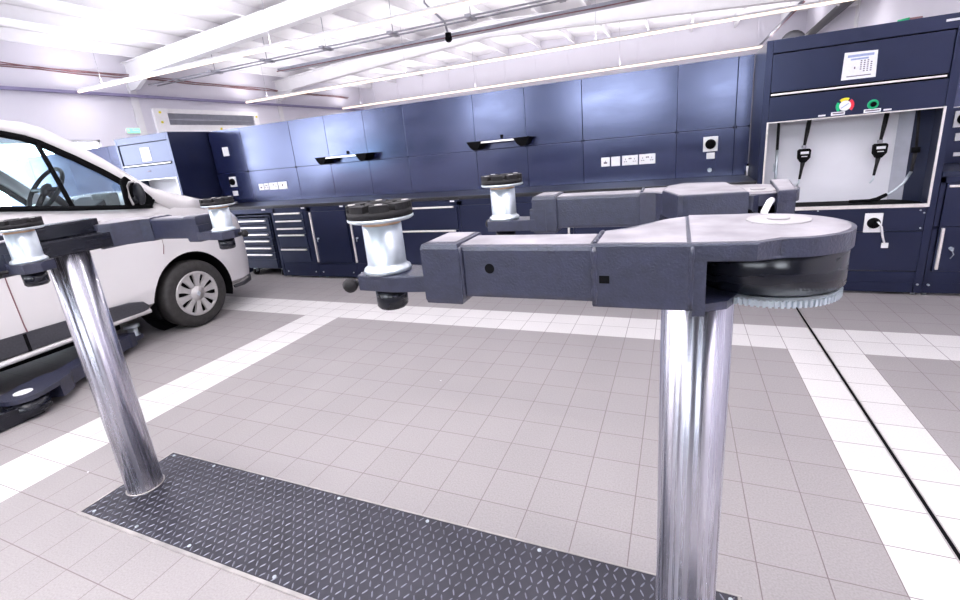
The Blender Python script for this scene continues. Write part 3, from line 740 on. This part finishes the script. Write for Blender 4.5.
# ------------------------------------------------------------------ tall cabinets with roller shutter and hose bay
def hose(x, zt, style, label, y=1.40):
    th = thing('hose', (x, y, zt-.4), label, 'hose', 'service hoses hanging in the tall right cabinet')
    if style == 'gun':
        MB().tube([(x+.005, y, zt), (x-.003, y, zt-.1), (x-.012, y, zt-.2)], [.016, .015, .010], 10).build('hose_strap', 'rubber', th)
        MB().box((x-.028, y-.02, zt-.225), (x-.002, y+.02, zt-.2), .003).build('collar', 'grey', th)
        b = MB(); b.prism([(x-.055, zt-.24), (x-.045, zt-.228), (x+.025, zt-.228), (x+.035, zt-.24), (x+.033, zt-.30), (x+.005, zt-.335), (x-.03, zt-.335), (x-.053, zt-.30)], y-.022, y+.022, 'y', .004); b.build('meter_head', 'black', th)
        MB().box((x-.038, y-.025, zt-.268), (x+.018, y-.021, zt-.248), .001).box((x-.03, y-.025, zt-.29), (x+.01, y-.021, zt-.284)).build('display', 'label', th)
        MB().tube([(x-.012, y, zt-.33), (x-.016, y, zt-.38), (x-.025, y, zt-.47)], [.018, .012, .009], 8).build('grip', 'rubber', th)
        MB().tube([(x-.025, y, zt-.47), (x-.028, y, zt-.505), (x-.045, y, zt-.53)], [.008, .007, .006], 8).build('nozzle', 'zinc', th)
    elif style == 'air':
        MB().tube([(x, y, zt), (x+.004, y, zt-.22)], .011, 8).build('hose', 'rubber', th)
        MB().tube([(x+.004, y, zt-.22), (x+.007, y, zt-.40), (x+.012, y, zt-.54)], [.011, .013, .010], 8).box((x-.016, y-.006, zt-.40), (x-.008, y+.006, zt-.33)).build('nozzle', 'zinc', th)
    else:
        MB().tube([(x, y, zt), (x+.012, y, zt-.15), (x+.018, y, zt-.27)], .010, 8).build('hose', 'rubber', th)
        MB().cyl((x+.018, y, 0), .026, zt-.31, zt-.27, seg=14).build('swivel', 'black', th)
        MB().tube([(x+.018, y, zt-.31), (x+.012, y, zt-.45)], [.014, .010], 8).build('grip', 'rubber', th)
        MB().tube([(x+.012, y, zt-.45), (x-.03, y-.02, zt-.53), (x-.09, y-.03, zt-.59), (x-.15, y-.04, zt-.635)], .010, 8).build('braided_line', 'zinc', th)
        MB().tube([(x-.13, y-.04, zt-.61), (x-.19, y-.05, zt-.645), (x-.23, y-.055, zt-.65)], [.012, .017, .012], 8).build('gun_handle', 'black', th)

def tall_cabinet(x0, full, label):
    x1 = x0+1.165; y0 = YFR; y1 = YBK+.06
    th = thing('tall_cabinet', ((x0+x1)/2, 1.5, 0), label, 'tall cabinet', 'tall service cabinets with roller shutters')
    a, c = x0+.045, x1-.05
    b = MB(); b.box((x0, y0, .025), (a, y1, 2.0), .003); b.box((c, y0, .025), (x1, y1, 2.0), .003); b.box((a, y0, 1.905), (c, y1, 2.0), .003); b.box((a, y1-.02, .2), (c, y1, 1.91)); b.box((a, y0+.02, .2), (c, y1-.02, .22)); b.box((a, y0+.02, .70), (c, y1-.02, .715))
    b.build('body', 'cab', th)
    MB().box((x0+.004, y0+.012, .025), (x1-.004, y0+.03, .105)).box((x0+.004, y0+.004, .108), (x1-.004, y0+.03, .195)).build('plinth', 'cab', th)
    for xx in (x0+.03, x1-.03):
        MB().cyl((xx, y0+.05, 0), .016, 0, .03, seg=12).build('foot', 'zinc', th)
        MB().cyl((xx, 0, .095), .008, y0-.004, y0+.012, 'y', 10).build('screw', 'zinc', th)
    # shutter panel
    s = MB().box((a+.003, y0+.012, 1.625), (c-.003, y0+.03, 1.898), .002).build('shutter', 'cab', th)
    MB().box((a+.005, y0-.012, 1.600), (c-.02, y0+.012, 1.613), .003).build('pull_bar', 'handle', s, 'bright full-width pull bar')
    MB().box((a+.001, y0+.03, 1.59), (c-.001, y0+.035, 1.63)).box((a+.001, y0+.03, 1.885), (c-.001, y0+.035, 1.905)).build('shutter_gap', 'black', s)
    MB().box((a+.001, y0+.004, 1.405), (c-.001, y0+.03, 1.588), .002).build('gauge_panel', 'cab', th)
    # notice
    nx = x0+.495
    nt = MB().prism([(nx, 1.655), (nx+.205, 1.655), (nx+.20, 1.835), (nx+.005, 1.842)], y0+.009, y0+.0115, 'y').build('notice', 'label', th, 'white printed notice sheet')
    b = MB(); b.box((nx+.025, y0+.0078, 1.805), (nx+.18, y0+.009, 1.822)).box((nx+.045, y0+.0078, 1.785), (nx+.15, y0+.009, 1.797)); b.build('heading', 'greyink', nt)
    b = MB()
    for i in range(4):
        for j in range(6):
            if (i, j) not in ((3, 0), (0, 5)): b.box((nx+.105+i*.020, y0+.0078, 1.772-j*.014), (nx+.115+i*.020, y0+.009, 1.779-j*.014))
    b.box((nx+.07, y0+.0078, 1.725), (nx+.078, y0+.009, 1.74)); b.box((nx+.03, y0+.0078, 1.673), (nx+.175, y0+.009, 1.679))
    b.build('table_print', 'darkink', nt)
    if full:
        g = MB().cyl((x0+.535, 0, 1.475), .036, y0-.006, y0+.004, 'y', 28, .002).build('gauge', 'label', th)
        for k, (m_, a0, a1) in enumerate((('green', 150, 225), ('yellow', 65, 130), ('red', -40, 50))):
            pts = [(x0+.535+.056*math.cos(math.radians(a0+(a1-a0)*i/6)), 1.475+.056*math.sin(math.radians(a0+(a1-a0)*i/6))) for i in range(7)]+[(x0+.535+.037*math.cos(math.radians(a1-(a1-a0)*i/6)), 1.475+.037*math.sin(math.radians(a1-(a1-a0)*i/6))) for i in range(7)]
            MB().prism(pts, y0-.004, y0+.004, 'y').build('band', m_, g, m_+' sector of the gauge rim')
        MB().prism([(x0+.51, 1.462), (x0+.514, 1.457), (x0+.557, 1.487), (x0+.553, 1.492)], y0-.008, y0-.006, 'y').build('needle', 'greyink', g)
        g = MB().lathe([(.018, y0-.002), (.034, y0-.002), (.034, y0+.004), (.018, y0+.004)], (x0+.705, 0, 1.465), 'y', 24, closed=True).build('push_button', 'green', th, 'green ring button')
        MB().cyl((x0+.708, 0, 1.465), .017, y0-.006, y0+.004, 'y', 18).build('button_core', 'black', g)
        for (xa, xb, za, zb) in ((.455, .54, 1.412, 1.436), (.655, .755, 1.410, 1.434)):
            l = MB().box((x0+xa, y0-.001, za), (x0+xb, y0+.004, zb)).build('name_label', 'label', th)
            MB().box((x0+xa+.008, y0-.002, za+.009), (x0+xb-.008, y0-.001, zb-.007)).build('lettering', 'darkink', l)
        for xa in (.375, .772): MB().box((x0+xa, y0-.001, 1.413), (x0+xa+.045, y0+.004, 1.425)).build('name_label', 'label', th)
        MB().box((x0+1.045, y0-.003, 1.952), (x0+1.15, y0, 1.967)).build('maker_plate', 'label', th)
    else:
        MB().box((x0+.55, y0-.001, 1.51), (x0+.62, y0+.004, 1.525)).build('name_label', 'darkink', th)
    # bright lined bay
    b = MB(); b.box((a, y0+.30, .715), (c-.15, y0+.31, 1.405)); b.build('bay_liner', 'liner', th, 'white back lining of the hose bay')
    b = MB(); b.prism([(c-.15, y0+.30), (c-.07, y0+.25), (c-.07, y0+.26), (c-.15, y0+.31)], .715, 1.405, 'z'); b.build('bay_side_sheen', 'louvre', th)  # grey strip paints in a reflection on the dark bay side
    b = MB(); b.prism([(c-.07, y0+.25), (c-.001, y0+.12), (c-.001, y0+.13), (c-.07, y0+.26)], .715, 1.405, 'z'); b.build('bay_corner', 'cab_front', th)
    b = MB(); b.box((a-.008, y0-.004, .70), (a+.004, y0+.006, 1.405)); b.box((c-.004, y0-.004, .70), (c+.010, y0+.006, 1.405)); b.box((a, y0-.01, .700), (c, y0+.01, .725)); b.box((a, y0-.004, 1.396), (c, y0+.006, 1.404))
    b.build('bay_trim', 'handle', th, 'bright trim strip round the bay')
    MB().box((a+.005, y0+.012, .715), (c-.005, y0+.29, .722)).build('drip_tray', 'black', th)
    # lower panel and door
    MB().box((a+.001, y0+.004, .518), (c-.001, y0+.03, .695), .002).build('service_panel', 'cab', th)
    MB().box((a+.001, y0+.002, .203), (c-.001, y0+.03, .513), .002).build('door', 'cab', th)
    for xx, zz in ((c-.035, .675), (c-.012, .655), (c-.02, .54), (a+.03, .675), (x0+.44, .69)): MB().cyl((xx, 0, zz), .006, y0-.002, y0+.005, 'y', 10).build('rivet', 'zinc', th)
    return th
tall_cabinet(-.075, True, 'tall dark cabinet on the right with gauge, notice and open white hose bay')
tall_cabinet(-8.185, False, 'tall cabinet beyond the van bonnet, shining pale, left of the dark corner')
hose(.075, 1.40, 'air', 'leftmost thin air hose hanging in the tall right cabinet')
hose(.28, 1.40, 'gun', 'hose with dark metering gun, left one in the tall right cabinet')
hose(.775, 1.40, 'gun', 'hose with dark metering gun, right one in the tall right cabinet')
hose(.95, 1.40, 'curl', 'hose curling with a silver braided end, right edge of the hose bay', y=1.35)
tag(MB().tube([(.60, 1.36, .735), (.68, 1.34, .74), (.76, 1.38, .735)], .012, 8).build('spanner', 'black'), 'black tool lying on the bay floor of the tall right cabinet', 'tool')
isolator(.672, .785, .512, .662, YFR+.002, 'rotary isolator in a white square plate low on the tall right cabinet')
th = thing('hanging_tag', (.79, YFR-.02, .43), 'white strap tag hanging from the isolator of the tall right cabinet', 'tag')
MB().tube([(.745, YFR-.045, .60), (.775, YFR-.03, .56), (.795, YFR-.02, .48), (.812, YFR-.016, .43)], .012, 8, flat=.4).build('strap', 'white', th)
MB().box((.795, YFR-.024, .39), (.838, YFR-.008, .43), .004).build('buckle', 'white', th)

# neighbouring bench at the right picture edge
th = thing('base_cabinet', (1.45, 1.5, 0), 'base cabinet at the right picture edge, with drawer and key in its door', 'cabinet', None)
x0, x1 = 1.093, 1.80
b = MB(); cabinet_box(b, x0+.002, x1, .2, .913, YFR+.02); b.box((x0+.002, YFR+.004, .20), (x0+.03, YFR+.03, .91)); b.box((x0+.002, YFR+.004, .87), (x1, YFR+.03, .913)); b.box((x0+.002, YFR+.004, .53), (x1, YFR+.03, .55)); b.build('body', 'cab', th)
MB().box((x0+.002, YFR+.012, .025), (x1, YFR+.03, .105)).box((x0+.002, YFR+.004, .108), (x1, YFR+.03, .2)).build('plinth', 'cab', th)
d = MB().box((x0+.035, YFR-.01, .552), (x1-.03, YFR+.01, .866), .002).build('drawer', 'cab', th)
MB().box((x0+.045, YFR-.028, .838), (x1-.06, YFR-.009, .856), .004).build('handle', 'handle', d, 'polished full-width grip')
d = MB().box((x0+.035, YFR-.01, .205), (x1-.03, YFR+.01, .545), .002).build('door', 'cab', th)
MB().box((x0+.045, YFR-.03, .222), (x0+.062, YFR-.009, .54), .004).build('handle', 'handle', d, 'polished upright grip')
MB().cyl((x0+.118, 0, .385), .012, YFR-.02, YFR-.009, 'y', 12).box((x0+.112, YFR-.045, .37), (x0+.124, YFR-.02, .395)).tube([(x0+.12, YFR-.035, .375), (x0+.135, YFR-.03, .34), (x0+.12, YFR-.028, .31)], .004, 6).build('key', 'zinc', d)
for xx in (x0+.035, x1-.04):
    MB().cyl((xx, YFR+.05, 0), .016, 0, .2, seg=12).build('foot', 'zinc', th); MB().cyl((xx, 0, .092), .008, YFR-.004, YFR+.012, 'y', 10).build('screw', 'zinc', th)
tag(MB().box((1.093, YFR-.012, .915), (1.80, YBK+.02, .952), .004).build('worktop', 'cab_front'), 'short blue-grey worktop at the right picture edge', 'worktop')
th = thing('wall_panel', (1.45, YBK+.01, .95), 'blue wall panel at the right picture edge beyond the tall cabinet', 'wall panel')
MB().box((1.095, YBK, .953), (1.80, YBK+.02, 1.387), .002).build('lower_panel', 'cab', th); MB().box((1.095, YBK, 1.393), (1.80, YBK+.02, 1.99), .002).build('upper_panel', 'panel', th)
isolator(1.335, 1.45, 1.235, 1.36, YBK, 'rotary isolator in a white plate at the right picture edge')
socket(1.36, 1.43, 1.13, 1.19, 'blank', 'small white plate under the isolator at the right picture edge', None)
socket(1.37, 1.42, 1.01, 1.04, 'blank', 'tiny white plate above the worktop at the right picture edge', None)
# small connector lying on top of the tall cabinet
th = thing('hose_coupling', (.83, 1.4, 2.0), 'small red and green hose coupling lying on top of the tall right cabinet', 'coupling')
MB().tube([(.78, 1.45, 2.022), (.84, 1.42, 2.024)], .02, 10).build('body', 'green', th)
MB().tube([(.84, 1.42, 2.024), (.90, 1.39, 2.02)], .016, 10).build('sleeve', 'cable', th)

# ------------------------------------------------------------------ van
VC = -5.82     # centre plane
van = thing('van', (VC, -2., 0), 'white panel van with silver hubcap, parked beside the left lift column', 'van')
ST = [ # y, half width, belt z, top centre z, bottom z
 (.60, .30, .62, .66, .34), (.57, .48, .70, .76, .28), (.50, .62, .84, .92, .25), (.38, .76, .96, 1.04, .24), (.22, .85, 1.06, 1.14, .24), (.04, .90, 1.13, 1.22, .25),
 (-.18, .93, 1.20, 1.29, .27), (-.40, .945, 1.235, 1.335, .29), (-.62, .95, 1.20, 1.32, .30), (-.84, .95, 1.20, 1.28, .30), (-1.1, .95, 1.235, 1.30, .29), (-1.5, .95, 1.29, 1.3, .28), (-1.95, .95, 1.33, 1.33, .26), (-2.6, .95, 1.35, 1.35, .25), (-3.6, .95, 1.35, 1.35, .25), (-4.3, .94, 1.35, 1.35, .27), (-4.42, .90, 1.33, 1.33, .3)]
def section(y, w, zs, zc, zb, s):
    lip = zb+.06
    pts = [(0, zb), (.86*w, zb), (.965*w, lip), (.985*w, zb+.14), (w, zb+.22), (w, .62 if zs > .9 else (zb+zs)/2+.03), (w*.998, zs-.28 if zs > .9 else zs-.12), (w*.985, zs-.10 if zs>.9 else zs-.06), (w*.965, zs-.03), (w*.93, zs), (w*.8, zs+(zc-zs)*.45), (w*.5, zs+(zc-zs)*.85), (0, zc)]
    return [(VC+s*u, y, z) for u, z in pts]
def evaluated_boolean(obj, cutters):
    for c in cutters:
        m = obj.modifiers.new('cut', 'BOOLEAN'); m.operation = 'DIFFERENCE'; m.solver = 'EXACT'; m.object = c
    bpy.context.view_layer.update()
    dg = bpy.context.evaluated_depsgraph_get()
    me = bpy.data.meshes.new_from_object(obj.evaluated_get(dg))
    obj.modifiers.clear(); obj.data = me
    for c in cutters: bpy.data.objects.remove(c)
# closed lower body
b = MB()
rows = []
for st in ST:
    L_ = section(*st, -1); R_ = section(*st, 1)
    rows.append([b.v(p) for p in L_[::-1]+R_[1:-1]])
n_ = len(rows[0])
for A, B in zip(rows, rows[1:]):
    for i in range(n_):
        f = b.bm.faces.new((A[i], A[(i+1) % n_], B[(i+1) % n_], B[i])); f.smooth = True
b.bm.faces.new(rows[0]); b.bm.faces.new(rows[-1][::-1])
body = b.build('body', 'van', van)
cut = []
for (y, z) in ((-.40, .33), (-3.5, .33)):
    for s in (1, -1):
        c = MB().cyl((0, y, z), .395, VC+s*.62, VC+s*1.2, 'x', 48).build('cutter', 'van', van); cut.append(c)
# cabin tub
c = MB().box((VC-.86, -3.9, .55), (VC+.86, -.75, 1.6)).build('cutter', 'van', van); cut.append(c)
evaluated_boolean(body, cut)
for p in body.data.polygons: p.use_smooth = True
try:
    m_ = body.modifiers.new('ws', 'WEIGHTED_NORMAL'); m_.keep_sharp = True
except Exception: pass
def mark_sharp(o, ang=40):
    bm = bmesh.new(); bm.from_mesh(o.data)
    for e in bm.edges:
        if len(e.link_faces) == 2 and e.calc_face_angle(0) > math.radians(ang): e.smooth = False
    bm.to_mesh(o.data); bm.free()
mark_sharp(body)
# dark cabin lining and wheel arch liners
b = MB(); x0, x1, y0, y1, z0, z1 = VC-.857, VC+.857, -3.88, -.753, .556, 1.19
b.quad((x0, y0, z0), (x1, y0, z0), (x1, y1, z0), (x0, y1, z0)); b.quad((x1, y0, z0), (x1, y1, z0), (x1, y1, z1), (x1, y0, z1+.12)); b.quad((x0, y0, z0), (x0, y1, z0), (x0, y1, z1), (x0, y0, z1+.12)); b.quad((x0, y1, z0), (x1, y1, z0), (x1, y1, z1), (x0, y1, z1))
b.build('cabin_lining', 'interior', van, fix=False)
for y in (-.40, -3.5):
    for s in (1, -1):
        b = MB().lathe([(.392, VC+s*.625), (.392, VC+s*.93)], (0, y, .33), 'x', 36, a0=-.35, a1=PI+.35); b.lathe([(0, VC+s*.63), (.392, VC+s*.63)], (0, y, .33), 'x', 36)
        b.build('arch_liner', 'black', van)
# roof shell with windscreen pillars
def sx(z): return VC+.95-(.0 if z < 1.2 else (z-1.2)*.27)   # right side x by height
RL = [(-4.42, 1.86), (-4.2, 1.92), (-3.0, 1.93), (-2.0, 1.925), (-1.6, 1.91), (-1.35, 1.893), (-1.22, 1.878), (-1.12, 1.843)]
b = MB(); rows = []
for y, z in RL:
    hw = sx(z)-VC; z_ = z-.03
    cr = .07 if y > -4.3 else .02
    rows.append([(VC+u*hw, y+(0.12*(1-u*u) if y > -1.3 else 0), z_+cr*(1-abs(u)**2.5)) for u in (-1, -.93, -.8, -.5, 0, .5, .8, .93, 1)])
b.grid(rows)
roof = b.build('roof', 'van', van); md = roof.modifiers.new('t', 'SOLIDIFY'); md.thickness = .025; md.offset = -1
def side_pieces(s):
    X = lambda z, off=0.: VC+s*((sx(z)-VC)+off)
    # A pillar + cant rail: band in (y,z), outer skin and inner skin
    up = [(-4.42, 1.84), (-2.0, 1.925), (-1.6, 1.912), (-1.343, 1.894), (-1.234, 1.885), (-1.131, 1.847), (-.982, 1.741), (-.827, 1.609), (-.721, 1.505), (-.549, 1.335), (-.38, 1.268), (-.20, 1.205), (-.02, 1.14)]
    lo = [(-4.42, 1.76), (-2.0, 1.85), (-1.6, 1.845), (-1.367, 1.832), (-1.25, 1.80), (-1.17, 1.762), (-.985, 1.635), (-.85, 1.53), (-.76, 1.45), (-.63, 1.32), (-.56, 1.23), (-.42, 1.12), (-.15, 1.03)]
    b = MB()
    rows = []
    for (yu, zu), (yl, zl) in zip(up, lo):
        m = ((yu+yl)/2, (zu+zl)/2)
        k = -max(0, yu+.42)*.13; q = .25 if yu < -.5 else 1.
        rows.append([(X(zu, -.10+k), yu, zu+.012), (X(zu, -.03*q+k), yu, zu), (X(m[1], .006*(1-q)+k), m[0], m[1]), (X(zl, .002+k), yl, zl), (X(zl, -.05+k), yl-.0, zl+.005)])
    b.grid(rows); p = b.build('windscreen_pillar', 'van', van); md = p.modifiers.new('t', 'SOLIDIFY'); md.thickness = .012; md.offset = 0
    # black seal band beneath
    se = [(y-.03, z-.045) for y, z in lo[:-2]]
    b = MB(); b.grid([[(X(z1, -.004), y1, z1), (X(z2, -.012), y2, z2)] for (y1, z1), (y2, z2) in zip(lo[:-2], se)])
    b.grid([[(X(z+.022, -.004), y, z+.022), (X(z-.012, .002), y, z-.012)] for y, z in ((-1.95, 1.335), (-1.575, 1.300), (-1.2, 1.248), (-.86, 1.205), (-.6, 1.18))])
    b.grid([[(X(1.82, -.01), -1.90, 1.84), (X(1.82, -.01), -1.96, 1.84)], [(X(1.33, 0), -1.88, 1.32), (X(1.33, 0), -1.96, 1.32)]])
    o = b.build('window_seal', 'black', van); md = o.modifiers.new('t', 'SOLIDIFY'); md.thickness = .012; md.offset = 0
    # divider
    o = MB().tube([(X(1.76, -.02), -1.196, 1.77), (X(1.58, -.02), -1.18, 1.576), (X(1.4, -.02), -1.172, 1.405), (X(1.25, -.02), -1.16, 1.24)], .016, 8).build('window_divider', 'black', van)
    # glass
    b = MB()
    gl = [(-1.93, 1.32), (-1.575, 1.30), (-.86, 1.20), (-.6, 1.18), (-.62, 1.31), (-.84, 1.52), (-.98, 1.62), (-1.16, 1.75), (-1.367, 1.825), (-1.93, 1.845)]
    V = [b.v((X(z, -.022), y, z)) for y, z in gl]; b.bm.faces.new(V)
    b.build('side_glass', 'glass', van)
    # cargo side panel
    b = MB(); b.grid([[(X(z), y, z) for z in (1.30, 1.55, 1.85)] for y in (-1.97, -3., -4.42)]); o = b.build('side_panel', 'van', van); md = o.modifiers.new('t', 'SOLIDIFY'); md.thickness = .02
side_pieces(1); side_pieces(-1)
# windscreen and scuttle
b = MB(); rows = []
for k in range(7):
    t_ = k/6
    y = -1.12+(.80)*t_; z = 1.83-(1.83-1.19)*t_
    hw = (sx(z)-VC)-.03
    rows.append([(VC+u*hw, y+.20*(1-u*u), z+.03*(1-u*u)) for u in (-1, -.8, -.5, 0, .5, .8, 1)])
b.grid(rows); b.build('windscreen', 'glass', van)
b = MB(); b.grid([[(VC+u*.88, -.46+.20*(1-u*u), 1.21+.04*(1-u*u)), (VC+u*.90, -.25+.22*(1-u*u), 1.175+.065*(1-u*u))] for u in (-1, -.8, -.5, 0, .5, .8, 1)]); o = b.build('scuttle', 'black', van); md = o.modifiers.new('t', 'SOLIDIFY'); md.thickness = .01
# interior
b = MB(); b.prism([(-.77, .7), (-.77, 1.22), (-1.0, 1.20), (-1.1, 1.12), (-1.12, .95), (-.98, .7)], VC-.84, VC+.84, 'x', .02); b.build('dashboard', 'interior', van)
b = MB(); b.prism([(-1.02, 1.20), (-.82, 1.31), (-.78, 1.22)], VC+.35, VC+.78, 'x', .02).prism([(-.95, 1.19), (-.78, 1.30), (-.77, 1.2)], VC-.3, VC+.2, 'x', .02); b.build('instrument_binnacle', 'interior', van)
b = MB(); b.box((VC+.60, -.86, 1.215), (VC+.83, -.77, 1.33), .02).box((VC-.7, -1.0, 1.20), (VC-.4, -.8, 1.25), .02); b.build('dash_vent', 'interior_light', van)
b = MB(Matrix.Translation((VC+.5, -1.10, 1.40)) @ Matrix.Rotation(math.radians(-35), 4, 'X'))
b.lathe([(.19+.016*math.cos(a), .016*math.sin(a)) for a in [2*PI*i/8 for i in range(8)]], (0, 0, 0), 'y', 32, closed=True)
b.tube([(-.18, 0, 0), (.18, 0, 0)], .018, 8).tube([(0, 0, 0), (0, 0, -.18)], .02, 8).sphere((0, 0, 0), .06, 12, (1, .5, 1)).tube([(0, 0, 0), (0, .3, -.1)], .03, 8)
b.build('steering_wheel', 'interior', van)
for x in (VC+.46, VC-.46):
    b = MB(); b.box((x-.25, -1.95, .75), (x+.25, -1.45, .95), .05); b.prism([(-1.9, .92), (-1.78, .92), (-1.92, 1.55), (-2.04, 1.55)], x-.23, x+.23, 'x', .03); b.prism([(-1.93, 1.56), (-1.99, 1.56), (-2.04, 1.74), (-1.96, 1.74)], x-.12, x+.12, 'x', .02)
    b.build('seat', 'interior', van)
MB().box((VC-.62, -4.1, .15), (VC+.62, -.95, .262), .02).build('underbody_light_block', 'black', van)  # unseen block added to keep light off the floor below
MB().box((VC-.83, -2.3, .56), (VC+.83, -2.27, 1.85)).build('bulkhead', 'interior', van)
# doors seams, cladding, sill
def ystrip(pts, w, name, mat, label=None, off=.001):
    b = MB(); b.tube([(VC+.95+off-(0 if z < 1.15 else .004), y, z) for y, z in pts], w, 6); return b.build(name, mat, van, label)
ystrip([(-1.66, 1.28), (-1.69, 1.1), (-1.695, .8), (-1.69, .5), (-1.68, .40)], .004, 'door_seam', 'cable')
ystrip([(-.60, .90), (-.60, .83), (-.62, .76)], .003, 'door_seam', 'cable')
b = MB(); cl = [(-2.9, .47), (-1.835, .458), (-1.2, .445), (-1.0, .435), (-.90, .41), (-.865, .37), (-.875, .335), (-.93, .325), (-1.2, .325), (-1.835, .325), (-2.9, .32)]
b.prism([(y, z) for y, z in cl], VC+.935, VC+.962, 'x', .006); o = b.build('sill_cladding', 'clad', van, 'grey plastic lower cladding')
b = MB(); b.box((VC+.93, -1.72, .32), (VC+.964, -1.70, .45)); b.build('cladding_joint', 'black', van)
b = MB(); b.tube([(VC+.94, -2.9, .285), (VC+.945, -1.9, .29), (VC+.945, -.86, .315)], .022, 8); b.build('sill', 'van', van)
# lower bumper lip, headlamp, door mirror
b = MB(); b.grid([[(VC+w*1.002, y, zb+.0) for w, y, zb in ((.35, .555, .24), (.58, .48, .23), (.73, .36, .225), (.82, .2, .225), (.85, .06, .235))], [(VC+w*.985, y-.01, zb+.0) for w, y, zb in ((.35, .57, .275), (.59, .50, .265), (.745, .375, .262), (.84, .21, .262), (.87, .06, .262))]]); o = b.build('bumper_lip', 'clad', van); md = o.modifiers.new('t', 'SOLIDIFY'); md.thickness = .02
b = MB(); b.prism([(-.80, 1.19), (-.60, 1.185), (-.575, 1.255), (-.66, 1.36), (-.745, 1.45), (-.79, 1.42)], VC+.915, VC+.945, 'x', .006); mm = b.build('mirror_base', 'black', van)
b = MB(); b.sphere((VC+1.0, -.71, 1.30), .075, 16, (.8, .42, 1.25)); b.tube([(VC+.92, -.72, 1.24), (VC+1.0, -.72, 1.27)], .03, 8); b.build('door_mirror', 'interior', van)
b = MB(); b.tube([(VC+1.06, -.76, 1.405), (VC+1.0, -.762, 1.40), (VC+.965, -.763, 1.37), (VC+.952, -.765, 1.28), (VC+.975, -.765, 1.215)], .009, 8); b.build('mirror_rim', 'hubcap', van)
def wheel(y, s):
    xo = VC+s*.945
    w = MB().lathe([(.20, xo-s*.01), (.235, xo-s*.004), (.27, xo), (.305, xo-s*.012), (.318, xo-s*.035), (.32, xo-s*.10), (.315, xo-s*.17), (.29, xo-s*.195), (.2, xo-s*.2)], (0, y, .322), 'x', 56).build('wheel', 'tyre', van, 'black tyre')
    MB().lathe([(0, xo-s*.05), (.205, xo-s*.05), (.205, xo-s*.06), (0, xo-s*.06)], (0, y, .322), 'x', 36).build('rim', 'black', w)
    b = MB(); nsp = 10
    b.lathe([(.213, xo-s*.03), (.213, xo-s*.008), (.205, xo-s*.001), (.188, xo-s*.004), (.186, xo-s*.02)], (0, y, .322), 'x', 56)
    b.lathe([(0, xo+s*.006), (.03, xo+s*.006), (.034, xo), (.075, xo-s*.004), (.078, xo-s*.03)], (0, y, .322), 'x', 36)
    for k in range(nsp):
        a = 2*PI*k/nsp+.13
        pr = [(.07, .021), (.13, .0225), (.165, .030), (.192, .046)]
        L_ = [(r*math.cos(a)-w_*math.sin(a), r*math.sin(a)+w_*math.cos(a)) for r, w_ in pr]; R_ = [(r*math.cos(a)+w_*math.sin(a), r*math.sin(a)-w_*math.cos(a)) for r, w_ in pr]
        b.prism([(y+u, .322+z) for u, z in L_+R_[::-1]], xo-s*.025, xo-s*.003, 'x', .002)
    h = b.build('hubcap', 'hubcap', w, 'silver multi-spoke hubcap')
    MB().prism([(y+.022*math.cos(q), .322+.028*math.sin(q)) for q in (0, PI/2, PI, 3*PI/2)], xo+s*.005, xo+s*.009, 'x').build('emblem', 'zinc', h)
for y in (-.40, -3.5):
    for s in (1, -1): wheel(y, s)

# ------------------------------------------------------------------ light
w = bpy.data.worlds.new('daylight'); scn.world = w; w.use_nodes = True
bg = w.node_tree.nodes['Background']; bg.inputs[0].default_value = (.86, .92, 1., 1); bg.inputs[1].default_value = 12.
def area(name, loc, rot, sx_, sy_, power, color=(1, .965, .975)):
    l = bpy.data.lights.new(name, 'AREA'); l.shape = 'RECTANGLE'; l.size = sx_; l.size_y = sy_; l.energy = power; l.color = color
    o = bpy.data.objects.new(name, l); COL.objects.link(o); o.location = loc; o.rotation_euler = rot; return o
for y, p in ((-3.5, 290), (-.9, 60), (3.57, 115), (8.05, 115), (12.65, 105)):  # first two belong to the added out-of-view strips
    area('strip_light_glow', (-5.2, y, 3.352), (0, 0, 0), 15., .02, p)
    area('roof_fill_uplight', (-5.2, y, 3.46), (PI, 0, 0), 15., .05, p*1.6)  # upward fill added over each strip to brighten the roof

# ------------------------------------------------------------------ camera
yaw, pit, rol = .415761475, .276062799, -.0923087469
cy, sy = math.cos(yaw), math.sin(yaw)
f = Vector((-sy*math.cos(pit), cy*math.cos(pit), -math.sin(pit)))
r0 = Vector((cy, sy, 0)); u0 = r0.cross(f)
r_ = r0*math.cos(rol)+u0*math.sin(rol); u_ = r_.cross(f)
mat = Matrix((r_, u_, -f)).transposed().to_4x4()
mat.translation = Vector((-.67182849, -3.25006111, 1.41079633))
cam = bpy.data.cameras.new('camera'); co = bpy.data.objects.new('camera', cam); COL.objects.link(co)
co.matrix_world = mat
cam.sensor_width = 36; cam.lens = 463.93163*36/960; cam.shift_y = -19.569/960; cam.clip_start = .05; cam.clip_end = 100
scn.camera = co
vs = scn.view_settings; vs.view_transform = 'Standard'; vs.look = 'None'; vs.gamma = 1; vs.use_curve_mapping = False; vs.exposure = 0.
